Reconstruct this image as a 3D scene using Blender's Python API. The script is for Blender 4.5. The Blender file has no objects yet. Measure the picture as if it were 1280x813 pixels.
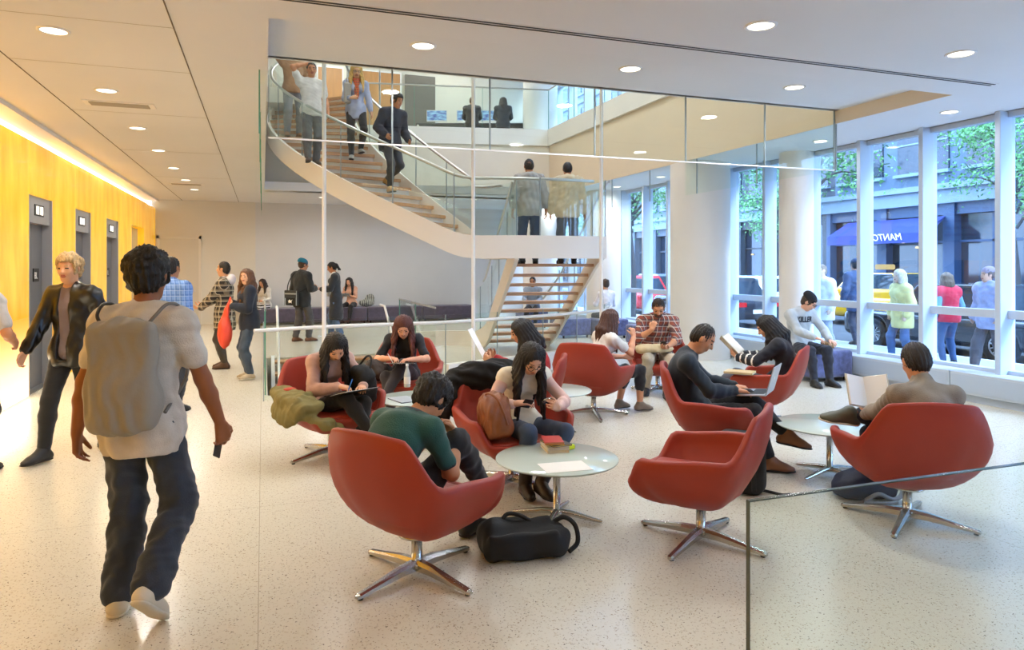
import bpy, math, random
import numpy as np
from mathutils import Vector, Matrix
random.seed(7)
RNG = np.random.default_rng(7)
SC = bpy.context.scene
COL = SC.collection
PI = math.pi

# ------------------------------------------------------------------ camera
FPX, HZ, EYE = 875.0, 333.0, 1.65
YAW = math.radians(19.6)
CR = Vector((math.cos(YAW), -math.sin(YAW), 0))      # camera right, level
CF = Vector((math.sin(YAW), math.cos(YAW), 0))       # camera forward, level
cam_data = bpy.data.cameras.new('camera')
cam = bpy.data.objects.new('camera', cam_data)
COL.objects.link(cam)
cam_data.sensor_width = 36.0
cam_data.lens = 36.0 * FPX / 1280.0
cam_data.shift_y = -(406.5 - HZ) / 1280.0
cam_data.clip_start = 0.05
cam_data.clip_end = 300
cam.location = (0, 0, EYE)
cam.rotation_euler = (PI / 2, 0, -YAW)
SC.camera = cam

def at(u, d, z=0.0):
    """point seen in column u of the photograph, d metres ahead of the camera"""
    xc = (u - 640.0) / FPX * d
    p = CR * xc + CF * d
    return Vector((p.x, p.y, z))
def fl(u, v, z=0.0):
    """point on the level z seen at pixel u, v"""
    d = FPX * (EYE - z) / (v - HZ)
    return at(u, d, z)
def dd(d):
    return 1444.0 / (336.0 + 1444.0 / d - HZ)
def ang(a):
    """picture heading in degrees (0 right, 90 away, 180 left, 270 towards the camera) -> world z rotation of a thing facing its own +Y"""
    return math.radians(a) - YAW - PI / 2

# ------------------------------------------------------------------ materials
def lin(c):
    if isinstance(c, str):
        c = c.lstrip('#'); c = [int(c[i:i + 2], 16) / 255 for i in (0, 2, 4)]
    return tuple(((x / 12.92) if x <= 0.04045 else ((x + 0.055) / 1.055) ** 2.4) for x in c)
MATS = {}
def mat(name, col, rough=0.6, metal=0.0, var=0.0, vscale=8.0, bump=0.0, bscale=60.0, spec=0.5, emit=0.0, coat=0.0, sheen=0.0, stretch=None):
    if name in MATS: return MATS[name]
    m = bpy.data.materials.new(name); m.use_nodes = True
    nt = m.node_tree; b = nt.nodes['Principled BSDF']
    c = lin(col)
    b.inputs['Base Color'].default_value = (*c, 1)
    b.inputs['Roughness'].default_value = rough
    b.inputs['Metallic'].default_value = metal
    b.inputs['Specular IOR Level'].default_value = spec
    if coat: b.inputs['Coat Weight'].default_value = coat; b.inputs['Coat Roughness'].default_value = .1
    if sheen: b.inputs['Sheen Weight'].default_value = sheen
    if emit:
        b.inputs['Emission Color'].default_value = (*c, 1); b.inputs['Emission Strength'].default_value = emit
    tc = None
    def coords():
        t = nt.nodes.new('ShaderNodeTexCoord')
        if stretch:
            mp = nt.nodes.new('ShaderNodeMapping'); mp.inputs['Scale'].default_value = stretch
            nt.links.new(t.outputs['Object'], mp.inputs['Vector']); return mp.outputs['Vector']
        return t.outputs['Object']
    if var or bump: tc = coords()
    if var:
        n = nt.nodes.new('ShaderNodeTexNoise'); n.inputs['Scale'].default_value = vscale; n.inputs['Detail'].default_value = 4
        nt.links.new(tc, n.inputs['Vector'])
        r = nt.nodes.new('ShaderNodeValToRGB')
        r.color_ramp.elements[0].position = .3; r.color_ramp.elements[1].position = .7
        r.color_ramp.elements[0].color = (*[x * (1 - var) for x in c], 1)
        r.color_ramp.elements[1].color = (*[min(1, x * (1 + var)) for x in c], 1)
        nt.links.new(n.outputs['Fac'], r.inputs['Fac']); nt.links.new(r.outputs['Color'], b.inputs['Base Color'])
    if bump:
        n = nt.nodes.new('ShaderNodeTexNoise'); n.inputs['Scale'].default_value = bscale; n.inputs['Detail'].default_value = 5
        nt.links.new(tc, n.inputs['Vector'])
        bp = nt.nodes.new('ShaderNodeBump'); bp.inputs['Strength'].default_value = bump; bp.inputs['Distance'].default_value = .01
        nt.links.new(n.outputs['Fac'], bp.inputs['Height']); nt.links.new(bp.outputs['Normal'], b.inputs['Normal'])
    MATS[name] = m
    return m
def emis(name, col, strength):
    if name in MATS: return MATS[name]
    m = bpy.data.materials.new(name); m.use_nodes = True
    nt = m.node_tree; nt.nodes.clear()
    o = nt.nodes.new('ShaderNodeOutputMaterial'); e = nt.nodes.new('ShaderNodeEmission')
    e.inputs['Color'].default_value = (*lin(col), 1); e.inputs['Strength'].default_value = strength
    nt.links.new(e.outputs[0], o.inputs['Surface']); MATS[name] = m
    return m
def glass(name, tint='#f4fbf8', fac=0.05, k=.45):
    if name in MATS: return MATS[name]
    m = bpy.data.materials.new(name); m.use_nodes = True
    nt = m.node_tree; nt.nodes.clear(); N = nt.nodes.new
    o = N('ShaderNodeOutputMaterial'); t = N('ShaderNodeBsdfTransparent'); g = N('ShaderNodeBsdfGlossy'); mx = N('ShaderNodeMixShader')
    t.inputs['Color'].default_value = (*lin(tint), 1); g.inputs['Roughness'].default_value = .02
    g.inputs['Color'].default_value = (1, 1, 1, 1)
    lw = N('ShaderNodeLayerWeight'); lw.inputs['Blend'].default_value = .5
    pw = N('ShaderNodeMath'); pw.operation = 'POWER'; pw.inputs[1].default_value = 4.0; nt.links.new(lw.outputs['Facing'], pw.inputs[0])
    mul = N('ShaderNodeMath'); mul.operation = 'MULTIPLY_ADD'; mul.inputs[1].default_value = k; mul.inputs[2].default_value = fac * .5
    mul.use_clamp = True
    nt.links.new(pw.outputs[0], mul.inputs[0]); nt.links.new(mul.outputs[0], mx.inputs['Fac'])
    nt.links.new(t.outputs[0], mx.inputs[1]); nt.links.new(g.outputs[0], mx.inputs[2]); nt.links.new(mx.outputs[0], o.inputs['Surface'])
    MATS[name] = m
    return m

# ------------------------------------------------------------------ objects
def prop(o, label=None, cat=None, group=None, kind=None):
    if label: o['label'] = label
    if cat: o['category'] = cat
    if group: o['group'] = group
    if kind: o['kind'] = kind
    return o
def empty(name, loc, rz=0, label=None, cat=None, group=None, kind=None):
    o = bpy.data.objects.new(name, None); COL.objects.link(o)
    o.location = loc; o.rotation_euler = (0, 0, rz); o.empty_display_size = .1
    return prop(o, label, cat, group, kind)
def link_mesh(name, me, mats, parent=None):
    o = bpy.data.objects.new(name, me); COL.objects.link(o)
    if not isinstance(mats, (list, tuple)): mats = [mats]
    for m in mats: me.materials.append(m)
    if parent is not None: o.parent = parent
    return o
def copy_tree(o, parent=None):
    c = o.copy(); COL.objects.link(c); c.parent = parent
    for ch in list(o.children): copy_tree(ch, c)
    return c

def np_mesh(name, V, Q, smooth=True, mi=None, tri=False):
    me = bpy.data.meshes.new(name)
    n, q = len(V), len(Q); k = Q.shape[1] if q else 4
    me.vertices.add(n); me.vertices.foreach_set('co', np.asarray(V, np.float32).ravel())
    me.loops.add(q * k); me.loops.foreach_set('vertex_index', np.asarray(Q, np.int32).ravel())
    me.polygons.add(q)
    me.polygons.foreach_set('loop_start', np.arange(q, dtype=np.int32) * k)
    me.polygons.foreach_set('loop_total', np.full(q, k, np.int32))
    if smooth: me.polygons.foreach_set('use_smooth', np.ones(q, bool))
    if mi is not None: me.polygons.foreach_set('material_index', np.asarray(mi, np.int32))
    me.update(calc_edges=True)
    return me

def text_mesh(name, body, size, m, parent=None, align='LEFT', ext=.001, shear=0, off=0):
    cu = bpy.data.curves.new('t', 'FONT'); cu.body = body; cu.size = size; cu.align_x = align; cu.resolution_u = 3; cu.extrude = ext; cu.shear = shear; cu.offset = off
    to = bpy.data.objects.new('t', cu); COL.objects.link(to); me = bpy.data.meshes.new_from_object(to.evaluated_get(bpy.context.evaluated_depsgraph_get())); bpy.data.objects.remove(to); me.name = name
    me.materials.clear(); return link_mesh(name, me, m, parent)
class MB:
    """collects simple solids; build() links them as one mesh object"""
    def __init__(s): s.v = []; s.f = []; s.m = []; s.sm = []
    def add(s, vs, fs, m=0, smooth=False):
        b = len(s.v); s.v += [tuple(x) for x in vs]
        for f in fs: s.f.append(tuple(b + i for i in f)); s.m.append(m); s.sm.append(smooth)
        return s
    def box(s, lo, hi, m=0, M=None):
        x0, y0, z0 = lo; x1, y1, z1 = hi
        vs = [Vector(p) for p in ((x0, y0, z0), (x1, y0, z0), (x1, y1, z0), (x0, y1, z0), (x0, y0, z1), (x1, y0, z1), (x1, y1, z1), (x0, y1, z1))]
        if M is not None: vs = [M @ p for p in vs]
        return s.add(vs, [(0, 3, 2, 1), (4, 5, 6, 7), (0, 1, 5, 4), (1, 2, 6, 5), (2, 3, 7, 6), (3, 0, 4, 7)], m)
    def rbox(s, lo, hi, r=.01, m=0, M=None):
        """box with chamfered edges"""
        x0, y0, z0 = lo; x1, y1, z1 = hi
        r = min(r, (x1 - x0) * .49, (y1 - y0) * .49, (z1 - z0) * .49)
        def ring(x0, y0, x1, y1, c, z):
            return [(x0 + c, y0, z), (x1 - c, y0, z), (x1, y0 + c, z), (x1, y1 - c, z), (x1 - c, y1, z), (x0 + c, y1, z), (x0, y1 - c, z), (x0, y0 + c, z)]
        rs = [ring(x0 + r, y0 + r, x1 - r, y1 - r, r * .3, z0), ring(x0, y0, x1, y1, r, z0 + r), ring(x0, y0, x1, y1, r, z1 - r), ring(x0 + r, y0 + r, x1 - r, y1 - r, r * .3, z1)]
        vs = [Vector(p) for q in rs for p in q]
        if M is not None: vs = [M @ p for p in vs]
        fs = [tuple(reversed(range(8))), tuple(range(24, 32))]
        for k in range(3):
            for i in range(8):
                j = (i + 1) % 8; fs.append((8 * k + i, 8 * k + j, 8 * k + 8 + j, 8 * k + 8 + i))
        return s.add(vs, fs, m)
    def tube(s, pts, r, n=8, m=0, cap=True, smooth=True, sx=1.0):
        pts = [Vector(p) for p in pts]
        rs = r if isinstance(r, (list, tuple)) else [r] * len(pts)
        vs = []; prev = None
        for i, p in enumerate(pts):
            if i == 0: t = pts[1] - p
            elif i == len(pts) - 1: t = p - pts[i - 1]
            else: t = (pts[i + 1] - pts[i - 1])
            t.normalize()
            if prev is None:
                a = Vector((0, 0, 1)) if abs(t.z) < .9 else Vector((1, 0, 0))
                x = t.cross(a).normalized()
            else: x = (prev - t * prev.dot(t)).normalized()
            prev = x; y = t.cross(x)
            for k in range(n):
                a = 2 * PI * k / n
                vs.append(p + x * (math.cos(a) * rs[i] * sx) + y * (math.sin(a) * rs[i]))
        fs = []
        for i in range(len(pts) - 1):
            for k in range(n):
                j = (k + 1) % n; fs.append((i * n + k, i * n + j, (i + 1) * n + j, (i + 1) * n + k))
        s.add(vs, fs, m, smooth)
        if cap:
            b = len(pts) - 1
            s.add(vs[:n], [tuple(reversed(range(n)))], m); s.add(vs[b * n:], [tuple(range(n))], m)
        return s
    def lathe(s, prof, c=(0, 0, 0), n=24, m=0, smooth=True, M=None):
        vs = []
        for r, z in prof:
            for k in range(n):
                a = 2 * PI * k / n; p = Vector((r * math.cos(a), r * math.sin(a), z)) + Vector(c)
                vs.append(M @ p if M is not None else p)
        fs = []
        for i in range(len(prof) - 1):
            for k in range(n):
                j = (k + 1) % n; fs.append((i * n + k, i * n + j, (i + 1) * n + j, (i + 1) * n + k))
        return s.add(vs, fs, m, smooth)
    def disc(s, r, c, n=32, m=0, up=True):
        vs = [Vector(c) + Vector((r * math.cos(2 * PI * k / n), r * math.sin(2 * PI * k / n), 0)) for k in range(n)]
        f = tuple(range(n)); return s.add(vs, [f if up else tuple(reversed(f))], m)
    def prism(s, poly, z0, z1, m=0, M=None):
        n = len(poly)
        vs = [Vector((x, y, z0)) for x, y in poly] + [Vector((x, y, z1)) for x, y in poly]
        if M is not None: vs = [M @ p for p in vs]
        fs = [tuple(reversed(range(n))), tuple(range(n, 2 * n))] + [(i, (i + 1) % n, n + (i + 1) % n, n + i) for i in range(n)]
        return s.add(vs, fs, m)
    def sheet(s, P, Q, m=0, smooth=True, closed=False):
        """ribbon between two polylines"""
        n = len(P); vs = list(P) + list(Q)
        return s.add(vs, [(i, i + 1, n + i + 1, n + i) for i in range(n - 1)], m, smooth)
    def build(s, name, mats, parent=None, **kw):
        me = bpy.data.meshes.new(name); me.from_pydata(s.v, [], s.f)
        me.polygons.foreach_set('material_index', s.m); me.polygons.foreach_set('use_smooth', s.sm)
        me.update()
        o = link_mesh(name, me, mats, parent)
        if kw: prop(o, **kw)
        return o
def rotz(a, t=(0, 0, 0)): return Matrix.Translation(t) @ Matrix.Rotation(a, 4, 'Z')
def structure(o): o['kind'] = 'structure'; return o

# ------------------------------------------------------------------ smooth solids: distance fields turned into one mesh
def V3(*a): return np.array(a if len(a) > 1 else a[0], float)
def nrm(v): v = np.asarray(v, float); return v / (np.linalg.norm(v) + 1e-12)
def cone(a, b, ra, rb, q=1.0, n=None, k=.02): return ('C', V3(a), V3(b), ra, rb, q, None if n is None else nrm(n), k)
def ell(c, r, R=None, k=.02, op='+'): return ('E', V3(c), V3(r), np.eye(3) if R is None else R, k, op)
def rbx(c, h, R=None, rr=.02, k=.02, op='+'): return ('B', V3(c), V3(h), np.eye(3) if R is None else R, rr, k, op)
def pln(c, n, k=.01): return ('P', V3(c), nrm(n), k)      # keeps the side the normal points away from
def prim_d(p, X, Y, Z):
    if p[0] == 'C':
        _, a, b, ra, rb, q, n, k = p
        ab = b - a; L = float(ab @ ab) + 1e-12
        wx, wy, wz = X - a[0], Y - a[1], Z - a[2]
        t = np.clip((wx * ab[0] + wy * ab[1] + wz * ab[2]) / L, 0, 1)
        wx = wx - t * ab[0]; wy = wy - t * ab[1]; wz = wz - t * ab[2]
        if n is not None and q != 1:
            g = (wx * n[0] + wy * n[1] + wz * n[2]) * (1 / q - 1)
            wx = wx + g * n[0]; wy = wy + g * n[1]; wz = wz + g * n[2]
            return (np.sqrt(wx * wx + wy * wy + wz * wz) - (ra + (rb - ra) * t)) * (.5 + .5 * q)
        return np.sqrt(wx * wx + wy * wy + wz * wz) - (ra + (rb - ra) * t)
    if p[0] == 'P':
        _, c, n, k = p
        return (X - c[0]) * n[0] + (Y - c[1]) * n[1] + (Z - c[2]) * n[2]
    c, h, R = p[1], p[2], p[3]
    wx, wy, wz = X - c[0], Y - c[1], Z - c[2]
    lx = wx * R[0, 0] + wy * R[1, 0] + wz * R[2, 0]; ly = wx * R[0, 1] + wy * R[1, 1] + wz * R[2, 1]; lz = wx * R[0, 2] + wy * R[1, 2] + wz * R[2, 2]
    if p[0] == 'E':
        k0 = np.sqrt((lx / h[0]) ** 2 + (ly / h[1]) ** 2 + (lz / h[2]) ** 2)
        k1 = np.sqrt((lx / h[0] ** 2) ** 2 + (ly / h[1] ** 2) ** 2 + (lz / h[2] ** 2) ** 2) + 1e-9
        return np.where(k0 < .05, -min(h), k0 * (k0 - 1) / k1)
    rr = p[4]; qx, qy, qz = abs(lx) - (h[0] - rr), abs(ly) - (h[1] - rr), abs(lz) - (h[2] - rr)
    out = np.sqrt(np.maximum(qx, 0) ** 2 + np.maximum(qy, 0) ** 2 + np.maximum(qz, 0) ** 2)
    return out + np.minimum(np.maximum(qx, np.maximum(qy, qz)), 0) - rr
def prim_box(p):
    if p[0] == 'C':
        r = max(p[3], p[4]); return np.minimum(p[1], p[2]) - r, np.maximum(p[1], p[2]) + r
    if p[0] == 'P': return None
    e = np.abs(p[3]) @ p[2]; return p[1] - e, p[1] + e
def smin(a, b, k):
    h = np.clip(.5 + .5 * (b - a) / k, 0, 1); return b + (a - b) * h - k * h * (1 - h)
def op_of(p):
    return 'cut' if p[0] == 'P' else (p[-1] if p[0] in 'EB' else '+')
def k_of(p): return p[-1] if p[0] in 'CP' else p[-2]
def field_at(prims, P):
    X, Y, Z = P[:, 0], P[:, 1], P[:, 2]; F = np.full(len(P), 1.0)
    for p in prims:
        d = prim_d(p, X, Y, Z); o = op_of(p); k = k_of(p)
        if o == '+': F = smin(F, d, k)
        elif o == '-': F = -smin(-F, d, k)
        else: F = np.maximum(F, d)
    return F
def nets(prims, h):
    bx = [prim_box(p) for p in prims if op_of(p) == '+']
    lo = np.min([b[0] for b in bx], 0) - 3 * h; hi = np.max([b[1] for b in bx], 0) + 3 * h
    n = np.ceil((hi - lo) / h).astype(int) + 1
    ax = [(lo[i] + h * np.arange(n[i])).astype(np.float32) for i in range(3)]
    F = np.full(n, .2, np.float32)
    for p in prims:
        o = op_of(p); k = k_of(p)
        if o == 'cut': s = [slice(None)] * 3
        else:
            a, b = prim_box(p); m = max(k, 0) + 3 * h
            s = [slice(max(0, int((a[i] - m - lo[i]) / h)), min(n[i], int((b[i] + m - lo[i]) / h) + 2)) for i in range(3)]
        X = ax[0][s[0]][:, None, None]; Y = ax[1][s[1]][None, :, None]; Z = ax[2][s[2]][None, None, :]
        d = prim_d(p, X, Y, Z); G = F[s[0], s[1], s[2]]
        if o == '+': F[s[0], s[1], s[2]] = smin(G, d, k)
        elif o == '-': F[s[0], s[1], s[2]] = -smin(-G, d, k)
        else: F[s[0], s[1], s[2]] = np.maximum(G, d)
    I = F < 0
    cnt = np.zeros([x - 1 for x in n], np.int8); offs = [(i, j, k) for i in (0, 1) for j in (0, 1) for k in (0, 1)]
    for i, j, k in offs: cnt += I[i:n[0] - 1 + i, j:n[1] - 1 + j, k:n[2] - 1 + k]
    act = np.argwhere((cnt > 0) & (cnt < 8))
    if len(act) == 0: return None
    idx = np.full([x - 1 for x in n], -1, np.int32); idx[act[:, 0], act[:, 1], act[:, 2]] = np.arange(len(act))
    acc = np.zeros((len(act), 3)); num = np.zeros(len(act))
    fv = {o: F[act[:, 0] + o[0], act[:, 1] + o[1], act[:, 2] + o[2]] for o in offs}
    for o in offs:
        for a in range(3):
            if o[a]: continue
            e = list(o); e[a] = 1; e = tuple(e); f0, f1 = fv[o], fv[e]; c = (f0 < 0) != (f1 < 0)
            t = np.where(c, f0 / np.where(c, f0 - f1, 1), 0)
            pos = np.array(o, float)[None, :].repeat(len(act), 0); pos[:, a] = t
            acc += pos * c[:, None]; num += c
    V = lo + h * (act + acc / num[:, None])
    quads = []
    for a in range(3):
        b, c = (a + 1) % 3, (a + 2) % 3
        s0 = [slice(1, -1)] * 3; s0[a] = slice(0, n[a] - 1); s1 = list(s0); s1[a] = slice(1, n[a])
        A, B = I[tuple(s0)], I[tuple(s1)]
        e = np.argwhere(A != B)
        if len(e) == 0: continue
        sgn = A[e[:, 0], e[:, 1], e[:, 2]]
        e = e + 1; e[:, a] -= 1
        def cell(db, dc):
            q = e.copy(); q[:, b] += db; q[:, c] += dc; return idx[q[:, 0], q[:, 1], q[:, 2]]
        q = np.stack([cell(-1, -1), cell(0, -1), cell(0, 0), cell(-1, 0)], 1)
        q[~sgn] = q[~sgn][:, ::-1]; quads.append(q)
    Q = np.concatenate(quads); Q = Q[(Q >= 0).all(1)]
    return V, Q
def folds(P, amp, sc, seed=0):
    r = np.random.default_rng(seed); d = np.zeros(len(P))
    for i in range(5):
        w = r.normal(size=3) * sc * (1 + .5 * i); w[2] *= .8
        w2 = r.normal(size=3) * sc * .6
        d += np.sin(P @ w + r.uniform(0, 6) + 1.6 * np.sin(P @ w2 + r.uniform(0, 6))) / (1 + .6 * i)
    return d * amp / 2
def blob(name, prims, h, mats, parent=None, fold=0.0, fsc=22.0, seed=0, paint=None, post=None, relax=1):
    r = nets(prims, h)
    if r is None: return None
    V, Q = r
    for _ in range(relax):      # light smoothing of the grid look
        acc = np.zeros_like(V); cnt = np.zeros(len(V))
        for i in range(4):
            np.add.at(acc, Q[:, i], V[Q[:, (i + 1) % 4]]); np.add.at(cnt, Q[:, i], 1)
        V = V * .5 + .5 * acc / np.maximum(cnt, 1)[:, None]
    if fold or post:
        a = V[Q[:, 2]] - V[Q[:, 0]]; b = V[Q[:, 3]] - V[Q[:, 1]]; fn = np.cross(a, b)
        N = np.zeros_like(V)
        for i in range(4): np.add.at(N, Q[:, i], fn)
        N /= np.linalg.norm(N, axis=1)[:, None] + 1e-12
        if fold: V = V + N * folds(V, fold, fsc, seed)[:, None]
        if post: V = post(V, N)
    mi = paint(V[Q].mean(1)) if paint else None
    me = np_mesh(name, V, Q, True, mi)
    return link_mesh(name, me, mats, parent)
# ------------------------------------------------------------------ shared materials
M_white = mat('white_plaster', '#e9e6e0', .8, var=.02, vscale=1.5)
M_ceil = mat('ceiling_plaster', '#e4e5e6', .85, var=.02, vscale=.8)
M_beige = mat('beige_plaster', '#e2d3ba', .8, var=.02, vscale=1)
M_greywall = mat('grey_plaster', '#d4d3d0', .8, var=.03, vscale=1)
M_cream = mat('cream_plaster', '#dbd5c6', .8, var=.02, vscale=1)
M_frame = mat('white_window_frame', '#bccbdc', .45)
M_steel = mat('brushed_steel', '#c9c9c8', .28, 1.0)
M_chrome = mat('polished_aluminium', '#c6c6c3', .26, 1.0)
M_black = mat('black_plastic', '#101012', .45)
M_joint = mat('dark_joint', '#6b6256', .8)
M_whitemetal = mat('white_painted_metal', '#eceae6', .35)
M_glass = glass('clear_glass', '#fafefc', .04)
M_glassedge = mat('green_glass_edge', '#5f9c86', .15, spec=.8)
M_window = glass('window_glass', '#f4f9ff', .06)
M_lamp = emis('lamp_glow', '#fff6e2', 5)
M_wood = mat('oak_wood', '#c2946a', .4, var=.18, vscale=3, stretch=(1, 12, 12))
M_lightwood = mat('pale_birch_panel', '#d9b98c', .5, var=.08, vscale=2, stretch=(12, 12, 1))
M_paper = mat('white_paper', '#f1efe9', .8)

def floor_material():
    m = bpy.data.materials.new('terrazzo'); m.use_nodes = True; nt = m.node_tree; N = nt.nodes.new; L = nt.links.new
    b = nt.nodes['Principled BSDF']; b.inputs['Roughness'].default_value = .22; b.inputs['Specular IOR Level'].default_value = .5
    tc = N('ShaderNodeTexCoord'); base = (*lin('#d8d2c1'), 1)
    last = None
    def speck(scale, lo, hi, col, prev, seed):
        mp = N('ShaderNodeMapping'); mp.inputs['Location'].default_value = (seed, seed * .7, 0); L(tc.outputs['Object'], mp.inputs['Vector'])
        nz = N('ShaderNodeTexNoise'); nz.inputs['Scale'].default_value = scale * 1.2; L(mp.outputs[0], nz.inputs['Vector'])
        mixv = N('ShaderNodeMixRGB'); mixv.inputs['Fac'].default_value = .03; L(mp.outputs[0], mixv.inputs[1]); L(nz.outputs['Color'], mixv.inputs[2])
        v = N('ShaderNodeTexVoronoi'); v.inputs['Scale'].default_value = scale; L(mixv.outputs[0], v.inputs['Vector'])
        r = N('ShaderNodeValToRGB'); r.color_ramp.elements[0].position = lo; r.color_ramp.elements[1].position = hi
        r.color_ramp.elements[0].color = (1, 1, 1, 1); r.color_ramp.elements[1].color = (0, 0, 0, 1); L(v.outputs['Distance'], r.inputs['Fac'])
        w = N('ShaderNodeSeparateColor'); L(v.outputs['Color'], w.inputs[0])
        g = N('ShaderNodeMath'); g.operation = 'GREATER_THAN'; g.inputs[1].default_value = .2; L(w.outputs[0], g.inputs[0])
        mu = N('ShaderNodeMath'); mu.operation = 'MULTIPLY'; L(r.outputs['Color'], mu.inputs[0]); L(g.outputs[0], mu.inputs[1])
        mx = N('ShaderNodeMixRGB'); L(mu.outputs[0], mx.inputs['Fac']); mx.inputs[2].default_value = (*lin(col), 1)
        if prev is None: mx.inputs[1].default_value = base
        else: L(prev, mx.inputs[1])
        return mx.outputs[0]
    c = speck(60, .24, .32, '#c9bfa9', None, 0)
    c = speck(56, .18, .24, '#a89b86', c, 3.1)
    c = speck(46, .13, .17, '#6a625a', c, 7.7)
    # thin divider strips of the terrazzo bays
    sp = N('ShaderNodeSeparateXYZ'); L(tc.outputs['Object'], sp.inputs[0])
    def line(out, period, off):
        a = N('ShaderNodeMath'); a.operation = 'ADD'; a.inputs[1].default_value = off; L(out, a.inputs[0])
        w = N('ShaderNodeMath'); w.operation = 'PINGPONG'; w.inputs[1].default_value = period / 2; L(a.outputs[0], w.inputs[0])
        g = N('ShaderNodeMath'); g.operation = 'LESS_THAN'; g.inputs[1].default_value = .0022; L(w.outputs[0], g.inputs[0]); return g.outputs[0]
    mxn = N('ShaderNodeMath'); mxn.operation = 'MAXIMUM'; L(line(sp.outputs[0], 4.2, 0.02), mxn.inputs[0]); L(line(sp.outputs[1], 8.4, 3.3), mxn.inputs[1])
    mx = N('ShaderNodeMixRGB'); L(mxn.outputs[0], mx.inputs['Fac']); L(c, mx.inputs[1]); mx.inputs[2].default_value = (*lin('#b3ab99'), 1)
    L(mx.outputs[0], b.inputs['Base Color'])
    return m
M_floor = floor_material()

XL, XW, YB, YN = -2.8, 8.45, 21.6, -4.0      # left wall, glass line, back wall, wall behind the camera
ZC, ZR, ZU = 3.5, 3.67, 5.19                 # ceiling, raised ceiling, upper floor
WX0, WX1, WY0, WY1 = .06, 2.35, 9.45, 13.3   # stairwell down

# floor with the stairwell opening
f = MB()
for lo, hi in (((XL - .2, YN, -.3), (WX0, YB, 0)), ((WX1, YN, -.3), (XW + .1, YB, 0)), ((WX0, YN, -.3), (WX1, WY0, 0)), ((WX0, WY1, -.3), (WX1, YB, 0))):
    f.box(lo, hi)
structure(f.build('floor', M_floor))
f = MB(); f.box((WX0 - .1, WY0 - .2, -3.4), (WX1 + .1, WY1 + 1.2, -3.2)); f.box((WX0 - .15, WY0 - .2, -3.2), (WX0, WY1 + 1.2, -.3)); f.box((WX1, WY0 - .2, -3.2), (WX1 + .15, WY1 + 1.2, -.3))
f.box((WX0, WY1 + 1.1, -3.2), (WX1, WY1 + 1.2, -.3)); f.box((WX0, WY0 - .2, -3.2), (WX1, WY0 - .05, -.3))
structure(f.build('wall_stairwell', M_white))

# ceilings
f = MB(); f.box((XL + .06, YN, ZC), (.04, YB, ZC + .2)); structure(f.build('ceiling_lobby', M_ceil))
f = MB(); f.box((.04, YN, ZC), (XW + .3, 5.52, ZC + .5)); f.box((7.02, 5.52, ZC), (XW + .3, YB, ZC + .2))
f.box((.04, 17.9, ZC), (7.02, YB, ZC + .2)); f.prism([(.04, 18.25), (7.02, 16.8), (7.02, 18.3), (.04, 18.3)], ZC, ZC + .2)
structure(f.build('ceiling_lounge', M_ceil))
f = MB(); f.box((.04, 5.52, ZR), (7.02, 7.15, ZR + .4)); f.box((.0, 5.52, ZC + .004), (.045, 7.15, ZR + .3)); structure(f.build('ceiling_raised', M_ceil))
f = MB(); f.box((7.012, 5.515, ZC + .003), (7.06, 7.15, ZR + .2)); f.box((7.012, 7.15, ZC + .003), (7.12, 16.9, 4.77)); structure(f.build('wall_atrium_side', M_beige))
f = MB(); f.box((6.95, 7.15, 4.77), (7.3, 16.8, ZU)); structure(f.build('trim_balcony_side', M_white))
def backy(x): return 18.25 + (16.8 - 18.25) * (x - .04) / 6.98
f = MB(); f.prism([(.04, backy(.04)), (7.02, 16.8), (7.02, 16.95), (.04, backy(.04) + .15)], ZC, 4.77); structure(f.build('wall_atrium_back', M_cream))
f = MB(); f.prism([(-2.8, backy(-.3)), (.04, backy(.04) - .03), (7.0, 16.74), (7.0, 17.4), (-2.8, 18.9)], 4.77, ZU); structure(f.build('trim_balcony_back', M_white))
f = MB(); f.box((7.0, 7.15, ZU - .12), (XW + .3, YB, ZU)); f.prism([(-2.8, 18.3), (.04, 18.3), (7.02, 16.9), (7.02, YB), (-2.8, YB)], ZU - .12, ZU - .002)
f.box((-2.8, 14.6, ZU - .3), (0.9, 18.4, ZU - .001)); f.prism([(.9, 15.9), (2.2, 15.9), (2.2, 18.0), (.9, 18.2)], ZU - .3, ZU - .001)
structure(f.build('floor_upper', mat('upper_floor', '#d8d2c6', .4)))
f = MB(); f.box((-2.9, 7.1, ZR), (XW + .3, 7.2, 8.6)); structure(f.build('wall_atrium_near', M_white))
f = MB(); f.box((-2.9, 7.2, ZC + .2), (-2.8, YB, 8.6)); structure(f.build('wall_upper_left', M_cream))
f = MB(); f.box((-.06, 7.2, ZC + .012), (.02, 14.6, ZU)); structure(f.build('wall_atrium_left', M_cream))
f = MB(); f.box((-2.9, 7.1, 8.5), (XW + .4, YB + .1, 8.7)); structure(f.build('ceiling_upper', M_ceil))
# back wall and walls behind the camera
f = MB(); f.box((XL - .1, YB, -.3), (XW + .4, YB + .15, ZC + .2)); structure(f.build('wall_back', M_greywall))
f = MB(); f.box((-2.9, YB, ZC + .2), (XW + .4, YB + .15, 8.6)); structure(f.build('wall_upper_back', M_cream))
f = MB(); f.box((XL - .2, YN - .1, 0), (XW + .4, YN, ZC)); structure(f.build('wall_behind', M_cream))
f = MB(); f.box((XL - .01, YB - .012, 0), (-.2, YB - .002, ZC)); structure(f.build('wall_lobby_end', M_cream))

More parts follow.
